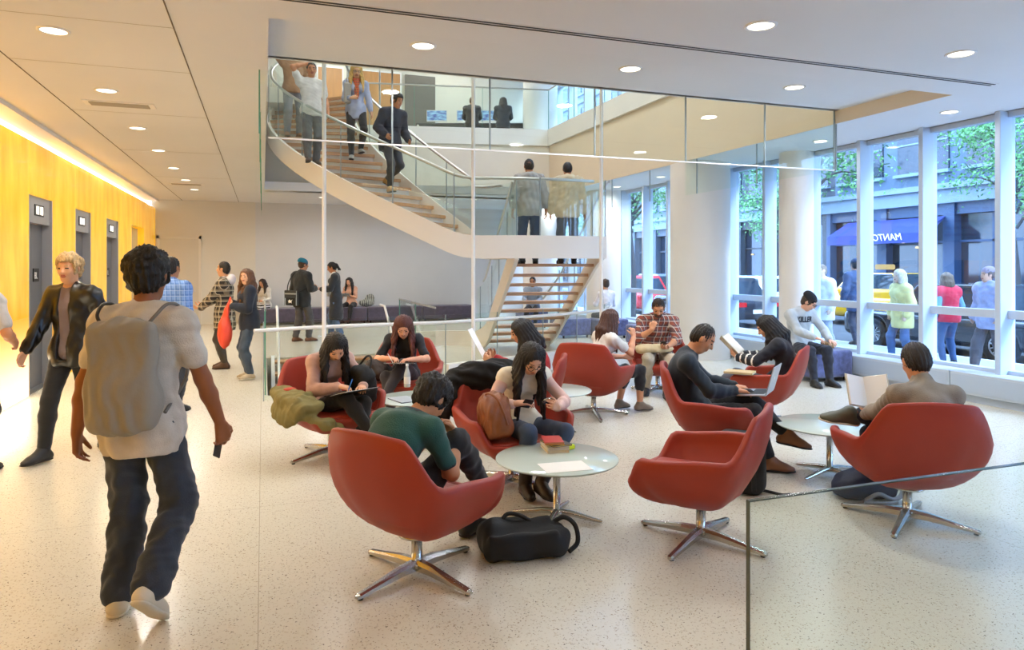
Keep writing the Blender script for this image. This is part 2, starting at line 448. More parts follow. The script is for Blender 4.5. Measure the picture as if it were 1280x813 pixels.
# ceiling joints, slot and vents
def strip(name, lo, hi, m=M_joint): o = MB().box(lo, hi).build(name, m); return structure(o)
strip('trim_ceiling_joint', (-2.13, YN, ZC - .004), (-2.12, YB, ZC + .01))
strip('trim_ceiling_joint', (-.655, YN, ZC - .004), (-.645, YB, ZC + .01))
for y in (4.75, 6.0, 7.35, 9.5, 12.5, 16): strip('trim_ceiling_joint', (-2.12, y, ZC - .002), (-.655, y + .005, ZC + .01), mat('pale_joint', '#b9b2a5', .8))
def slot():
    r = empty('ceiling_slot_diffuser', (3.4, 5.07, ZC), 0, 'long dark double slot air diffuser in the white lounge ceiling', 'air diffuser')
    for k, dy in (('slot', -.022), ('slot', .022)): MB().box((-3.4, dy - .009, -.008), (3.6, dy + .009, .01)).build(k, M_black, r)
    MB().box((-3.42, -.05, -.004), (3.62, .05, .01)).build('flange', M_whitemetal, r)
slot()
def vent(u, v, label):
    p = fl(u, v, ZC); r = empty('ceiling_vent', p, 0, label, 'air vent', 'vents in the lobby ceiling')
    MB().box((-.36, -.12, -.012), (.36, .12, .0)).build('vent_frame', M_whitemetal, r)
    m = MB()
    for k in range(7): m.box((-.3, -.085 + k * .026, -.02), (.3, -.07 + k * .026, -.012))
    m.build('louvre', mat('vent_grey', '#aca79c', .5), r)
vent(150, 130, 'white slatted ceiling vent nearest to the camera in the lobby ceiling')
vent(233, 230, 'white slatted ceiling vent far along the lobby ceiling')

# downlights (lamps that really light the room)
LAMPS = []
def downlight(p, label, group, power, r=.1, col=(1, .93, .80)):
    t = empty('ceiling_downlight', p, 0, label, 'downlight', group)
    MB().lathe([(r * 1.22, 0.004), (r * 1.22, -.008), (r, -.010), (r * .96, .004)], n=28).build('trim_ring', M_whitemetal, t)
    MB().disc(r * .98, (0, 0, -.003), 28, up=False).build('lamp', M_lamp, t)
    ld = bpy.data.lights.new('downlight', 'AREA'); ld.shape = 'DISK'; ld.size = r * 1.9; ld.energy = power * .46; ld.color = col; ld.spread = math.radians(165)
    lo = bpy.data.objects.new('downlight_light', ld); COL.objects.link(lo); lo.location = (p[0], p[1], p[2] - .02)
P_DL = 62
ordl = ['first', 'second', 'third', 'fourth', 'fifth', 'sixth', 'seventh']
lob = [(67, 38), (133, 113), (172, 160), (198, 188), (217, 210), (232, 225), (243, 237)]
for i, (u, v) in enumerate(lob):
    downlight(fl(u, v, ZC), f'round recessed downlight, {ordl[i]} from the camera in the lobby ceiling row', 'lobby ceiling downlights', P_DL * 1.15, .095, (1, .93, .80))
for i, (u, v) in enumerate([(529, 57), (788, 86), (993, 109)]):
    downlight(fl(u, v, ZR), f'round recessed downlight in the raised ceiling band above the staircase, {ordl[i]} from the left', 'raised ceiling downlights', P_DL, .1, (.98, .99, 1))
for i, (u, v) in enumerate([(951, 32), (1201, 67)]):
    downlight(fl(u, v, ZC), ['large bright round downlight in the lounge ceiling before the black slot', 'round downlight in the lounge ceiling at the right past the black slot end'][i], 'lounge ceiling downlights', P_DL * .8, .1, (.98, .99, 1))
for i, y in enumerate([6.14, 8.2, 12.6]):
    downlight((7.75, y, ZC), f'round downlight in the soffit along the windows, {ordl[i]} from the camera', 'window soffit downlights', 14, .09, (.95, .95, 1))
# the lamps of the ceiling above and behind the camera, out of view in the photo
for x, y in ((.9, 2.2), (3.4, 2.2), (5.9, 2.2), (.9, -.8), (3.4, -.8), (5.9, -.8), (-1.5, 1.0), (-1.5, -2)):
    downlight((x, y, ZC), 'round recessed downlight in the ceiling behind the camera', 'downlights behind the camera', P_DL * .24, .1, (1, .99, .97))
for x, y in ((1.5, 19.4), (3.5, 19.0), (5.5, 18.6), (7.7, 18.3), (7.75, 14.5)):
    downlight((x, y, ZC), 'round recessed downlight in the low ceiling by the back wall', 'downlights by the back wall', 58, .09, (.98, .99, 1))
# big light panels added out of view to light the upper atrium
for x, y in ((1.6, 10), (4.6, 10), (1.6, 13.5), (4.6, 13.5), (2.0, 19.8), (5.5, 19.8)):
    t = empty('added_light_panel', (x, y, 8.49), 0, 'square light panel in the high ceiling over the staircase', 'ceiling light', 'light panels over the staircase')
    MB().box((-.62, -.62, -.03), (.62, .62, 0)).build('panel_frame', M_whitemetal, t)
    MB().box((-.58, -.58, -.035), (.58, .58, -.03)).build('diffuser', emis('added_panel_glow', '#fff2dd', 3), t)
    ld = bpy.data.lights.new('panel', 'AREA'); ld.shape = 'SQUARE'; ld.size = 1.1; ld.energy = 66; ld.color = (.98, .99, 1)
    lo = bpy.data.objects.new('added_panel_light', ld); COL.objects.link(lo); lo.location = (x, y, 8.44)

# glass smoke curtain round the opening
def curtain():
    r = empty('glass_smoke_curtain', (0, 7.17, 2.9), 0, 'hanging frameless glass smoke curtain along the ceiling opening over the lounge', 'glass screen')
    us = [0.05, 1.35, 2.75, 3.35, 4.7, 5.9, 7.0]
    us = [0.05, 1.25, 2.3, 3.55, 4.75, 5.9, 7.0]
    for a, b in zip(us[:-1], us[1:]):
        g = MB().box((a + .008, -.006, 0), (b - .008, .006, ZR - 2.9)).build('glass_pane', M_glass, r)
        MB().box((b - .008, -.008, 0), (b + .008, .008, ZR - 2.9)).build('edge_clip', mat('pane_joint', '#8f9a9a', .3), g)
    MB().box((.05, -.008, -.012), (7.0, .008, .004)).build('bottom_rail', M_whitemetal, r)
    return r
curtain()
def curtain2():
    r = empty('glass_smoke_curtain', (-.03, 7.0, 2.9), 0, 'hanging glass smoke curtain running back along the lobby side of the opening', 'glass screen')
    y = 0
    while y < 10:
        g = MB().box((-.006, y, 0), (.006, y + 1.9, ZC - 2.9)).build('glass_pane', glass('plain_glass', '#f6fcf9', 0.0, .02), r)
        MB().box((-.0065, y - .004, 0), (.0065, y + .004, ZC - 2.9)).build('glass_edge', M_glassedge, g); y += 1.92
    return r
curtain2()
def curtain3():
    r = empty('glass_smoke_curtain', (7.03, 7.17, 2.9), 0, 'hanging glass smoke curtain below the beige wall beside the windows', 'glass screen')
    for k in range(6):
        g = MB().box((-.006, k * 1.55 + .01, 0), (.006, k * 1.55 + 1.54, ZC - 2.9)).build('glass_pane', M_glass, r)
        MB().box((-.008, k * 1.55 - .008, 0), (.008, k * 1.55 + .008, ZC - 2.9)).build('edge_clip', mat('pane_joint', '#8f9a9a', .3), g)
curtain3()

# ------------------------------------------------------------------ left wall: yellow backlit panels and lifts
def yellow_mat():
    m = bpy.data.materials.new('amber_backlit_panel'); m.use_nodes = True; nt = m.node_tree; N = nt.nodes.new; L = nt.links.new
    b = nt.nodes['Principled BSDF']; b.inputs['Roughness'].default_value = .18; b.inputs['Coat Weight'].default_value = .3
    tc = N('ShaderNodeTexCoord'); mp = N('ShaderNodeMapping'); mp.inputs['Scale'].default_value = (1, 1.6, .5); L(tc.outputs['Object'], mp.inputs['Vector'])
    n = N('ShaderNodeTexNoise'); n.inputs['Scale'].default_value = 2.2; n.inputs['Detail'].default_value = 6; L(mp.outputs[0], n.inputs['Vector'])
    r = N('ShaderNodeValToRGB'); e = r.color_ramp.elements; e[0].position = .3; e[1].position = .72
    e[0].color = (*lin('#f2a20c'), 1); e[1].color = (*lin('#fcc433'), 1); L(n.outputs['Fac'], r.inputs['Fac'])
    L(r.outputs['Color'], b.inputs['Base Color']); L(r.outputs['Color'], b.inputs['Emission Color']); b.inputs['Emission Strength'].default_value = .48
    return m
M_yellow = yellow_mat()
LIFTS = [(10.45, 11.5), (12.8, 13.85), (15.15, 16.3)]
ZY = 3.26
f = MB(); ys = [YN] + [y for p in LIFTS for y in p] + [17.85]
for a, b in zip(ys[::2], ys[1::2]):
    y = a
    while y < b - .01:
        y2 = min(b, y + 1.45) if b - y < 2.0 and b - y > 1.46 else min(b, y + 1.45)
        f.rbox((XL - .2, y + .003, 0), (XL, y2 - .003, ZY), .004); y = y2
for a, b in LIFTS: f.box((XL - .2, a, 2.57), (XL, b, ZY))
f.box((XL - .2, 19.6, 0), (XL, YB, ZY)); f.box((XL - .2, 17.85, 2.6), (XL, 19.6, ZY))
structure(f.build('wall_left', M_yellow))
f = MB(); f.box((XL - .45, YN, -.1), (XL - .25, YB, ZC)); f.box((XL - .3, YN, ZY + .19), (XL + .08, YB, ZC + .2)); structure(f.build('wall_left_core', M_white))
f = MB(); f.box((XL - .24, YN, ZY + .02), (XL - .2, YB, ZY + .18)); structure(f.build('trim_cove_light', emis('cove_glow', '#fff4dc', 2.2)))
f = MB(); f.box((XL - .2, 17.87, 0), (XL - .14, 19.58, 2.58)); structure(f.build('door_glass_side', mat('grey_glass_door', '#8f948f', .15)))
for a, b in ((4.0, 10.3), (11.6, 17.8)):
    ld = bpy.data.lights.new('cove', 'AREA'); ld.shape = 'RECTANGLE'; ld.size = b - a; ld.size_y = .1; ld.energy = 26; ld.color = (1, .9, .7)
    o = bpy.data.objects.new('cove_light', ld); COL.objects.link(o); o.location = (XL + .07, (a + b) / 2, ZC - .06); o.rotation_euler = (0, math.radians(-35), PI / 2)
    o.rotation_euler = (0, 0, PI / 2)
M_lift = mat('lift_door_steel', '#77787c', .35, .6)
M_lifthead = mat('lift_head_steel', '#a3a3a6', .4, .5)
def lift(i):
    a, b = LIFTS[i]; lab = ['nearest', 'middle', 'farthest'][i]
    r = empty('elevator', (XL, (a + b) / 2, 0), 0, f'grey steel elevator entrance in the yellow wall, {lab} of the three', 'elevator', 'elevator entrances'); w = (b - a) / 2
    MB().box((-.16, -w, .01), (-.12, -.004, 2.22)).build('door', M_lift, r); MB().box((-.16, .004, .01), (-.12, w, 2.22)).build('door', M_lift, r)
    h = MB().box((-.11, -w, 2.22), (-.03, w, 2.57)).build('head_panel', M_lifthead, r)
    ind = MB().box((-.032, -.2, 2.32), (-.02, .2, 2.47)).build('indicator', M_black, h)
    MB().box((-.022, -.15, 2.34), (-.015, -.03, 2.45)).box((-.022, .03, 2.34), (-.015, .15, 2.45)).build('indicator_lamp', emis('indicator_glow', '#fff6e8', 1.6), h)
    fr = MB(); fr.box((-.17, -w - .0, 0), (-.0, -w + .03, 2.57)); fr.box((-.17, w - .03, 0), (0.0, w, 2.57)); fr.build('jamb', M_lifthead, r)
    MB().box((-.2, -w, -.005), (.0, w, .012)).build('sill_plate', M_steel, r)
    s = MB().box((-.122, -w + .60, 1.44), (-.108, -w + .84, 1.62)).build('floor_sign', M_black, r)
    # level plate lettering
    t = text_mesh('sign_lettering', 'BL', .13, M_paper, s); t.location = (-.106, -w + .625, 1.48); t.rotation_euler = (PI / 2, 0, PI / 2)
for i in range(3): lift(i)
def glow_mat():  # emission fading upwards imitates a blown-out glow at the wall foot
    m = bpy.data.materials.new('painted_base_glow'); m.use_nodes = True; nt = m.node_tree; N = nt.nodes.new; L = nt.links.new; b = nt.nodes['Principled BSDF']
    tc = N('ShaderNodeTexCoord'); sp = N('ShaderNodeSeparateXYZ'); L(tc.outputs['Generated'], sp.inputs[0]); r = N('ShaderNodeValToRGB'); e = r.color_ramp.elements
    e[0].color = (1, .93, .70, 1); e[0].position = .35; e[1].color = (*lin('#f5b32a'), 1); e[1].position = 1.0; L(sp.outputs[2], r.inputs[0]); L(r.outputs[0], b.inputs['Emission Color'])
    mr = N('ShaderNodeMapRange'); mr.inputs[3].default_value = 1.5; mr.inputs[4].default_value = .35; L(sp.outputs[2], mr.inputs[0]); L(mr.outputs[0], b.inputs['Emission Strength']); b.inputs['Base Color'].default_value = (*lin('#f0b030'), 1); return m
structure(MB().box((XL + .0, 4.2, .0), (XL + .006, 10.42, 1.0)).build('wall_added_glow', glow_mat()))  # thin glowing sheet added over the wall foot for that glow
ld = bpy.data.lights.new('base', 'AREA'); ld.shape = 'RECTANGLE'; ld.size = .5; ld.size_y = 5.4; ld.energy = 26; ld.color = (1, .90, .66)  # lamp added before the glow sheet to brighten the floor
o = bpy.data.objects.new('added_base_light', ld); COL.objects.link(o); o.location = (XL + .05, 7.6, .28); o.rotation_euler = (0, -PI / 2, 0)
# call button post
t = MB().box((XL, 14.3, .95), (XL + .03, 14.42, 1.25)).build('call_button_panel', M_steel); prop(t, 'small steel call button panel on yellow wall between the elevators', 'button panel')
# door in the far lobby wall
d = empty('door_1', (-2.2, YB, 0), 0, kind='structure')
MB().box((-.5, -.05, 0), (.5, -.02, 2.42)).build('door_leaf', mat('pale_door', '#cdc7b8', .5), d)
fr = MB(); fr.box((-.57, -.07, 0), (-.5, -.01, 2.5)); fr.box((.5, -.07, 0), (.57, -.01, 2.5)); fr.box((-.57, -.07, 2.42), (.57, -.01, 2.5)); fr.build('door_frame', mat('pale_door_frame', '#d9d3c6', .5), d)
MB().tube([(.42, -.08, .95), (.42, -.12, .95), (.3, -.12, .95)], .012).build('door_handle', M_steel, d)

# ------------------------------------------------------------------ window wall
MY = [5.92 + 1.035 * k for k in range(-9, 16)]
f = MB()
for y in MY: f.rbox((XW - .2, y - .035, .3), (XW + .06, y + .035, ZC), .006)
structure(f.build('window_1_mullions', M_frame))
f = MB(); f.box((XW - .07, YN, 1.02), (XW + .05, YB, 1.12)); f.box((XW - .07, YN, ZC - .07), (XW + .05, YB, ZC)); f.box((XW - .07, YN, .3), (XW + .05, YB, .4)); structure(f.build('window_1_rails', M_frame))
f = MB(); f.box((XW - .006, YN, .4), (XW + .006, YB, 1.02)); f.box((XW - .006, YN, 1.12), (XW + .006, YB, ZC - .07)); structure(f.build('window_1_glass', M_window))
f = MB(); f.box((XW + .0, YN, -.3), (XW + .2, YB, .3)); structure(f.build('wall_window_base', M_frame))
f = MB()
for y in MY: f.box((XW - .2, y - .035, ZU + .5), (XW + .06, y + .035, 8.5))
f.box((XW - .07, YN, ZU), (XW + .05, YB, ZU + .5)); f.box((XW - .07, YN, 7.0), (XW + .05, YB, 7.08)); f.box((XW - .1, YN, ZC), (XW + .3, YB, ZU))
structure(f.build('window_2_frame', M_frame))
structure(MB().box((XW - .006, 7.2, ZU + .5), (XW + .006, YB, 8.5)).build('window_2_glass', M_window))
# low heater cabinets below the windows, each a box of its own
M_heat = mat('pale_grey_cabinet', '#b9c4d0', .5)
yy = [YN + .02, -1.9, .17, 2.24, 4.31, 6.38, 8.45, 10.5, 12.6, 14.7, 16.8, 18.9, YB - .02]
hl = ['behind the camera']*3
for k, (a, b) in enumerate(zip(yy[:-1], yy[1:])):
    if k < 3: continue
    nm = {3: 'nearest to the camera', 4: 'second from the camera, right of the reading man', 5: 'behind the reading man, third from the camera', 6: 'beside the cube of the beanie man', 7: 'behind the white columns', 8: 'between the two big columns', 9: 'past the plaid shirt man', 10: 'far back by the windows', 11: 'farthest, at the back wall'}[k]
    r = empty('window_bench_cabinet', (8.05, (a + b) / 2, 0), 0, f'long low pale cabinet under the windows, {nm}', 'low cabinet', 'low cabinets under the windows')
    h = (b - a) / 2
    MB().rbox((0.0, -h + .006, .09), (.38, h - .006, .355), .006).build('cabinet_body', M_heat, r)
    MB().box((.05, -h + .01, 0), (.35, h - .01, .09)).build('plinth', M_frame, r)
    MB().box((-.006, -h + .03, .12), (.0, h - .03, .325)).build('front_panel', mat('cabinet_front', '#aebccc', .5), r)

# round columns
def column(x, y, r, z1, nm):
    structure(MB().lathe([(r, 0), (r, z1)], (x, y, 0), 48).build(nm, M_white))
column(7.5, 10.86, .53, ZC, 'column_1'); column(8.22, 9.22, .27, ZC, 'column_2'); column(8.0, 15.6, .45, ZC, 'column_3')
column(7.6, 18.9, .5, 8.5, 'column_4'); 
column(7.9, 12.5, .45, 8.5, 'column_5') if False else None

# upper level: wood doors, panels, desks
for i, (x0, x1) in enumerate(((1.55, 2.25), (2.75, 3.35), (3.4, 4.0))):
    dz = empty(f'door_{i + 2}', ((x0 + x1) / 2, YB, ZU), 0, kind='structure'); w = (x1 - x0) / 2
    MB().box((-w, -.05, 0), (w, -.01, 2.4)).build('door_leaf', mat('honey_wood_door', '#b9854f', .45, var=.12, vscale=2, stretch=(8, 8, 1)), dz)
    MB().box((-w - .04, -.06, 0), (-w, 0, 2.45)).box((w, -.06, 0), (w + .04, 0, 2.45)).box((-w, -.06, 2.4), (w, 0, 2.45)).build('door_frame', M_whitemetal, dz)
structure(MB().box((4.15, YB - .1, ZU), (5.1, YB - .01, ZU + 2.4)).build('door_5', mat('dark_glass_door', '#6f6a60', .2)))
def guard(name, pts, z0, h, label, zg=0.0, rail=.02, group=None, cap=True):
    r = empty(name, (pts[0][0], pts[0][1], pts[0][2] if len(pts[0]) > 2 else 0), 0, label, 'glass railing', group)
    P = [Vector((p[0] - pts[0][0], p[1] - pts[0][1], 0)) for p in pts]
    for a, b in zip(P[:-1], P[1:]):
        L = (b - a).length; n = max(1, round(L / 1.5)); dr = (b - a).normalized(); an = math.atan2(dr.y, dr.x)
        for k in range(n):
            M = Matrix.Translation(a + dr * (L * k / n)) @ Matrix.Rotation(an, 4, 'Z')
            g = MB().box((.006, -.006, zg), (L / n - .006, .006, h), M=M).build('glass_pane', M_glass, r)
            MB().box((-.004, -.007, zg), (.006, .007, h), M=M).build('glass_edge', M_glassedge, g)
    MB().tube([p + Vector((0, 0, h - .02)) + Vector((0, -.0, 0)) for p in P], rail, 10).build('handrail', M_steel, r)
    return r
g = guard('upper_railing', [(1.9, 17.75, ZU), (6.98, 16.78, ZU), (6.98, 7.3, ZU)], 0, 1.05, 'upper floor glass railing with steel handrail around the stair opening'); 
# ------------------------------------------------------------------ curved staircase
SCX, SCY, SRO, SRI = 4.5, 14.3, 4.4, 2.9
ZL = 2.03; NUP = 19; RUP = (ZU - ZL) / NUP
def Oc(phi): return (SCX - SRO * math.sin(phi), SCY - SRO * math.cos(phi))
def Ic(phi): return (SCX - SRI * math.sin(phi), SCY - SRI * math.cos(phi))
def phO(i): return math.radians(27 + 4.75 * (i - 1))
def phI(i): return math.radians(22.5 + 4.3 * (i - 1))
st = empty('spiral_staircase', (SCX, SCY, 0), 0, 'sweeping white curved staircase with oak treads, glass sides and a mid landing', 'staircase')
def S(p, z): return Vector((p[0] - SCX, p[1] - SCY, z))
def ribbon(pts, zt, zb, th, name, m, parent, side=1):
    """vertical band following pts (x, y); zt, zb top and bottom heights; th thickness"""
    n = len(pts); vs = []
    for i, p in enumerate(pts):
        a = Vector(pts[max(0, i - 1)]); b = Vector(pts[min(n - 1, i + 1)]); t = (b - a).normalized(); nn = Vector((-t.y, t.x)) * th * .5 * side
        q0 = (p[0] + nn.x, p[1] + nn.y); q1 = (p[0] - nn.x, p[1] - nn.y)
        vs += [S(q0, zb[i]), S(q0, zt[i]), S(q1, zt[i]), S(q1, zb[i])]
    fs = []
    for i in range(n - 1):
        for k in range(4):
            j = (k + 1) % 4; fs.append((4 * i + k, 4 * i + j, 4 * i + 4 + j, 4 * i + 4 + k))
    fs += [(3, 2, 1, 0), tuple(range(4 * n - 4, 4 * n))]
    mb = MB(); mb.add(vs, fs, 0, True); o = mb.build(name, m, parent)
    md = o.modifiers.new('edge', 'EDGE_SPLIT'); md.split_angle = math.radians(40); return o
def smooth_path(P, n=6):
    """Catmull-Rom through points of any dimension"""
    P = [np.array(p, float) for p in P]; out = []
    Q = [2 * P[0] - P[1]] + P + [2 * P[-1] - P[-2]]
    for i in range(1, len(Q) - 2):
        for k in range(n):
            t = k / n; a, b, c, d = Q[i - 1:i + 3]
            out.append(.5 * ((2 * b) + (c - a) * t + (2 * a - 5 * b + 4 * c - d) * t * t + (-a + 3 * b - 3 * c + d) * t ** 3))
    out.append(P[-1]); return out
M_string = mat('white_stair_steel', '#ece4da', .4)
# outer path (x, y, nosing z) from the top down to the landing corner, then down the lower flight
LY0 = 10.35; LT = .295; NLO = 12; RLO = ZL / NLO
def Xl(i): return 3.78 + .40 * min(1, i / 9)
def Xr(i): return 5.22 + .36 * min(1, i / 9)
up_o = [(*Oc(phO(i)), ZL + RUP * i) for i in range(NUP, 0, -1)]
land_o = [(*Oc(math.radians(a)), ZL) for a in (22, 16, 9, 2, -4, -8)]
def smz(L):
    z = [p[2] for p in L]
    for _ in range(3): z = [z[0]] + [(z[i - 1] + 2 * z[i] + z[i + 1]) / 4 for i in range(1, len(z) - 1)] + [z[-1]]
    return [(p[0], p[1], q) for p, q in zip(L, z)]
pathA = smz([tuple(p) for p in smooth_path(up_o + land_o, 3)])
ribbon([p[:2] for p in pathA], [p[2] + .09 for p in pathA], [p[2] - .26 for p in pathA], .05, 'outer_stringer', M_string, st)
up_i = [(*Ic(phI(i)), ZL + RUP * i) for i in range(NUP, 0, -1)] + [(3.5, 11.55, ZL), (3.78, 11.0, ZL), (3.78, 10.6, ZL)]
pathB = smz([tuple(p) for p in smooth_path(up_i, 3)])
ribbon([p[:2] for p in pathB], [p[2] + .09 for p in pathB], [p[2] - .26 for p in pathB], .05, 'inner_stringer', M_string, st)
lo_r = [(5.11, 9.95, ZL), (5.16, 10.1, ZL)] + [(Xr(i) + .02, LY0 + LT * i, ZL - RLO * i) for i in range(0, 13)]
pathC = smz([tuple(p) for p in smooth_path(lo_r, 2)])
ribbon([p[:2] for p in pathC], [p[2] + .09 for p in pathC], [max(.0, p[2] - .26) for p in pathC], .05, 'lower_right_stringer', M_string, st)
lo_l = [(Xl(i) - .02, LY0 + LT * i, ZL - RLO * i) for i in range(0, 11)] + [(4.13, 13.7, .22), (3.98, 13.98, .2), (3.65, 14.15, .2), (3.2, 14.2, .2), (2.75, 14.1, .2), (2.45, 13.85, .2)]
pathD = smz([tuple(p) for p in smooth_path(lo_l, 3)])
ribbon([p[:2] for p in pathD], [p[2] + .11 for p in pathD], [max(.0, p[2] - .30) for p in pathD], .06, 'lower_left_stringer', M_string, st)
# treads and risers
M_riser = mat('white_riser', '#e8e6e0', .5)
for i in range(1, NUP + 1):
    z = ZL + RUP * i
    a0, a1 = Oc(phO(i)), Oc(phO(i + 1) + .02); b0, b1 = Ic(phI(i)), Ic(phI(i + 1) + .02)
    mb = MB(); vs = [S(p, z - .055) for p in (a0, b0, b1, a1)] + [S(p, z) for p in (a0, b0, b1, a1)]
    mb.add(vs, [(0, 1, 2, 3), (7, 6, 5, 4), (0, 4, 5, 1), (1, 5, 6, 2), (2, 6, 7, 3), (3, 7, 4, 0)])
    mb.build('tread', M_wood, st)
    c0 = Oc(phO(i) + .012); d0 = Ic(phI(i) + .016); c1 = Oc(phO(i) + .016); d1 = Ic(phI(i) + .020)
    mb = MB(); vs = [S(p, z - RUP) for p in (c0, d0, d1, c1)] + [S(p, z - .045) for p in (c0, d0, d1, c1)]
    mb.add(vs, [(0, 1, 2, 3), (7, 6, 5, 4), (0, 4, 5, 1), (1, 5, 6, 2), (2, 6, 7, 3), (3, 7, 4, 0)])
    mb.build('riser', M_riser, st)
for i in range(1, NLO):
    z = ZL - RLO * i; y = LY0 + LT * (i - 1)
    MB().rbox((Xl(i) - SCX, y - SCY, z - .05), (Xr(i) - SCX, y + LT + .02 - SCY, z), .006).build('tread', M_wood, st)
# landing slab
poly = [Oc(math.radians(a)) for a in (-8, -4, 2, 9, 16, 20)] + [Ic(math.radians(22)), (3.78, 11.1), (3.78, LY0), (5.2, LY0)]
MB().prism([(x - SCX, y - SCY) for x, y in poly], ZL - .12, ZL - .001).build('landing', mat('landing_floor', '#e4dfd4', .4), st)
# glass sides in panels and handrails
def glass_run(path, step, h0=.06, h1=.98, off=0.0):
    i = 0
    while i < len(path) - 1:
        seg = path[i:min(len(path), i + step + 1)]
        if len(seg) < 2: break
        ribbon([p[:2] for p in seg], [p[2] + h1 for p in seg], [p[2] + h0 for p in seg], .012, 'glass_panel', M_glass, st)
        p = seg[0]; e = MB().box((p[0] - SCX - .008, p[1] - SCY - .008, p[2] + h0), (p[0] - SCX + .008, p[1] - SCY + .008, p[2] + h1)); e.build('panel_joint', mat('pane_joint', '#8f9a9a', .3), st)
        i += step
def rail_run(path, h=.95, r=.022, off=.05, tail=()):
    pts = []
    for i, p in enumerate(path):
        a = Vector(path[max(0, i - 1)][:2]); b = Vector(path[min(len(path) - 1, i + 1)][:2]); t = (b - a).normalized(); n = Vector((-t.y, t.x)) * off
        pts.append(S((p[0] + n.x, p[1] + n.y), p[2] + h))
    MB().tube(pts + [Vector(x) for x in tail], r, 8).build('handrail', M_steel, st)
glass_run(pathA, 8); rail_run(pathA[:-2], .96, .024, .055)
glass_run(pathB, 8); rail_run(pathB[:-3], .96, .024, -.055)
glass_run(pathC, 7); rail_run(pathC, .96, .022, -.06)
glass_run(pathD[:34], 8); rail_run(pathD[:30], .96, .022, .06)

# hanger poles and the guard at the stairwell
for i, (x, lab) in enumerate(((.73, 'slim white floor to ceiling pole at the left, before the upper stair flight'), (2.69, 'slim white floor to ceiling pole before the mid landing'), (4.62, 'slim white floor to ceiling pole at the right end of the mid landing'))):
    r = empty('support_pole', (x, 9.12, 0), 0, lab, 'pole', 'white poles by the staircase')
    MB().tube([(0, 0, 0.0), (0, 0, 8.5)], .026, 12).build('pole', M_whitemetal, r); MB().lathe([(.06, 0), (.06, .012), (.026, .014)]).build('base_plate', M_whitemetal, r)
gp = [(-.1, 9.0), (.02, 9.04), (.75, 9.28), (1.6, 9.38), (2.42, 9.5), (3.3, 9.85), (4.2, 10.25), (5.0, 10.7), (5.8, 11.25), (6.3, 12.0)]
r = empty('stairwell_railing', (.02, 9.04, 0), 0, 'curved glass guard with white top rail before the staircase and stairwell', 'glass railing')
sp = smooth_path([(x - .02, y - 9.04) for x, y in gp], 4)
MB().tube([Vector((p[0], p[1], .87)) for p in sp], .024, 10).build('handrail', M_whitemetal, r)
for a, b in zip(gp[1:-1], gp[2:]):
    A = Vector((a[0] - .02, a[1] - 9.04, 0)); B = Vector((b[0] - .02, b[1] - 9.04, 0)); L = (B - A).length; an = math.atan2(B.y - A.y, B.x - A.x)
    g = MB().box((.006, .03, 0), (L - .006, .042, .97), M=Matrix.Translation(A) @ Matrix.Rotation(an, 4, 'Z')).build('glass_panel', M_glass, r)
    MB().box((-.004, .03, 0), (.006, .042, .97), M=Matrix.Translation(A) @ Matrix.Rotation(an, 4, 'Z')).build('glass_edge', mat('pane_joint', '#8f9a9a', .3), g)
r = guard('stairwell_railing', [(.03, 9.5), (.03, 13.4)], 0, 1.1, 'straight glass side guard of the stairwell beside the lobby', rail=.012)
r = guard('stairwell_railing', [(2.42, 13.1), (2.42, 10.2)], 0, 1.05, 'glass side guard of the stairwell below the curved stair', rail=.014)
cb = [p for p in smooth_path(gp[4:], 4)]
ribbon([(p[0], p[1] + .04) for p in cb], [.28] * len(cb), [0.0] * len(cb), .12, 'curb', M_white, st); bpy.data.objects['curb'].parent = None; bpy.data.objects['curb'].location = (SCX, SCY, 0); bpy.data.objects['curb'].name = 'trim_curb'; structure(bpy.data.objects['trim_curb'])
# flight going down, descending towards the camera
dn = empty('basement_stair', (1.2, 13.2, 0), 0, 'straight stair with oak treads going down in the stairwell', 'stairs')
for i in range(12):
    MB().rbox((-1.0, -.29 * (i + 1), -.17 * (i + 1) - .04 + .17 - .02), (1.0, -.29 * i + .02, -.17 * (i + 1) + .17 - .02), .005).build('tread', M_wood, dn)
for s in (-1, 1):
    x = s * 1.03
    mb = MB(); L = .29 * 12; Hh = .17 * 12
    for zt, zb in ((.05, -.3),):
        vs = [Vector((x - .03, .05, zb)), Vector((x - .03, .05, zt)), Vector((x - .03, -L, zt - Hh)), Vector((x - .03, -L, zb - Hh))]; vs += [v + Vector((.06, 0, 0)) for v in vs]
        mb.add(vs, [(0, 1, 2, 3), (7, 6, 5, 4), (0, 4, 5, 1), (1, 5, 6, 2), (2, 6, 7, 3), (3, 7, 4, 0)])
    mb.build('stringer', M_whitemetal, dn)
    MB().tube([(x * .93, .5, .9), (x * .93, 0, .9), (x * .93, -L, .9 - Hh)], .022, 8).build('handrail', M_whitemetal, dn)
# foreground glass guard
r = empty('foreground_glass_guard', (1.12, 1.42, 0), 0, 'frameless clear glass guard in the lower right corner nearest the camera', 'glass railing')
MB().box((0, -.006, 0), (1.0, .006, 1.075)).build('glass_panel', M_glass, r)
MB().box((1.012, -.006, 0), (2.3, .006, 1.075)).build('glass_panel', M_glass, r)
MB().box((-.002, -.0065, 0), (0, .0065, 1.077)).box((1.003, -.006, 0), (1.009, .006, 1.076)).box((0, -.0065, 1.074), (2.3, .0065, 1.077)).build('polished_edge', mat('dark_glass_edge', '#47524f', .15), r)
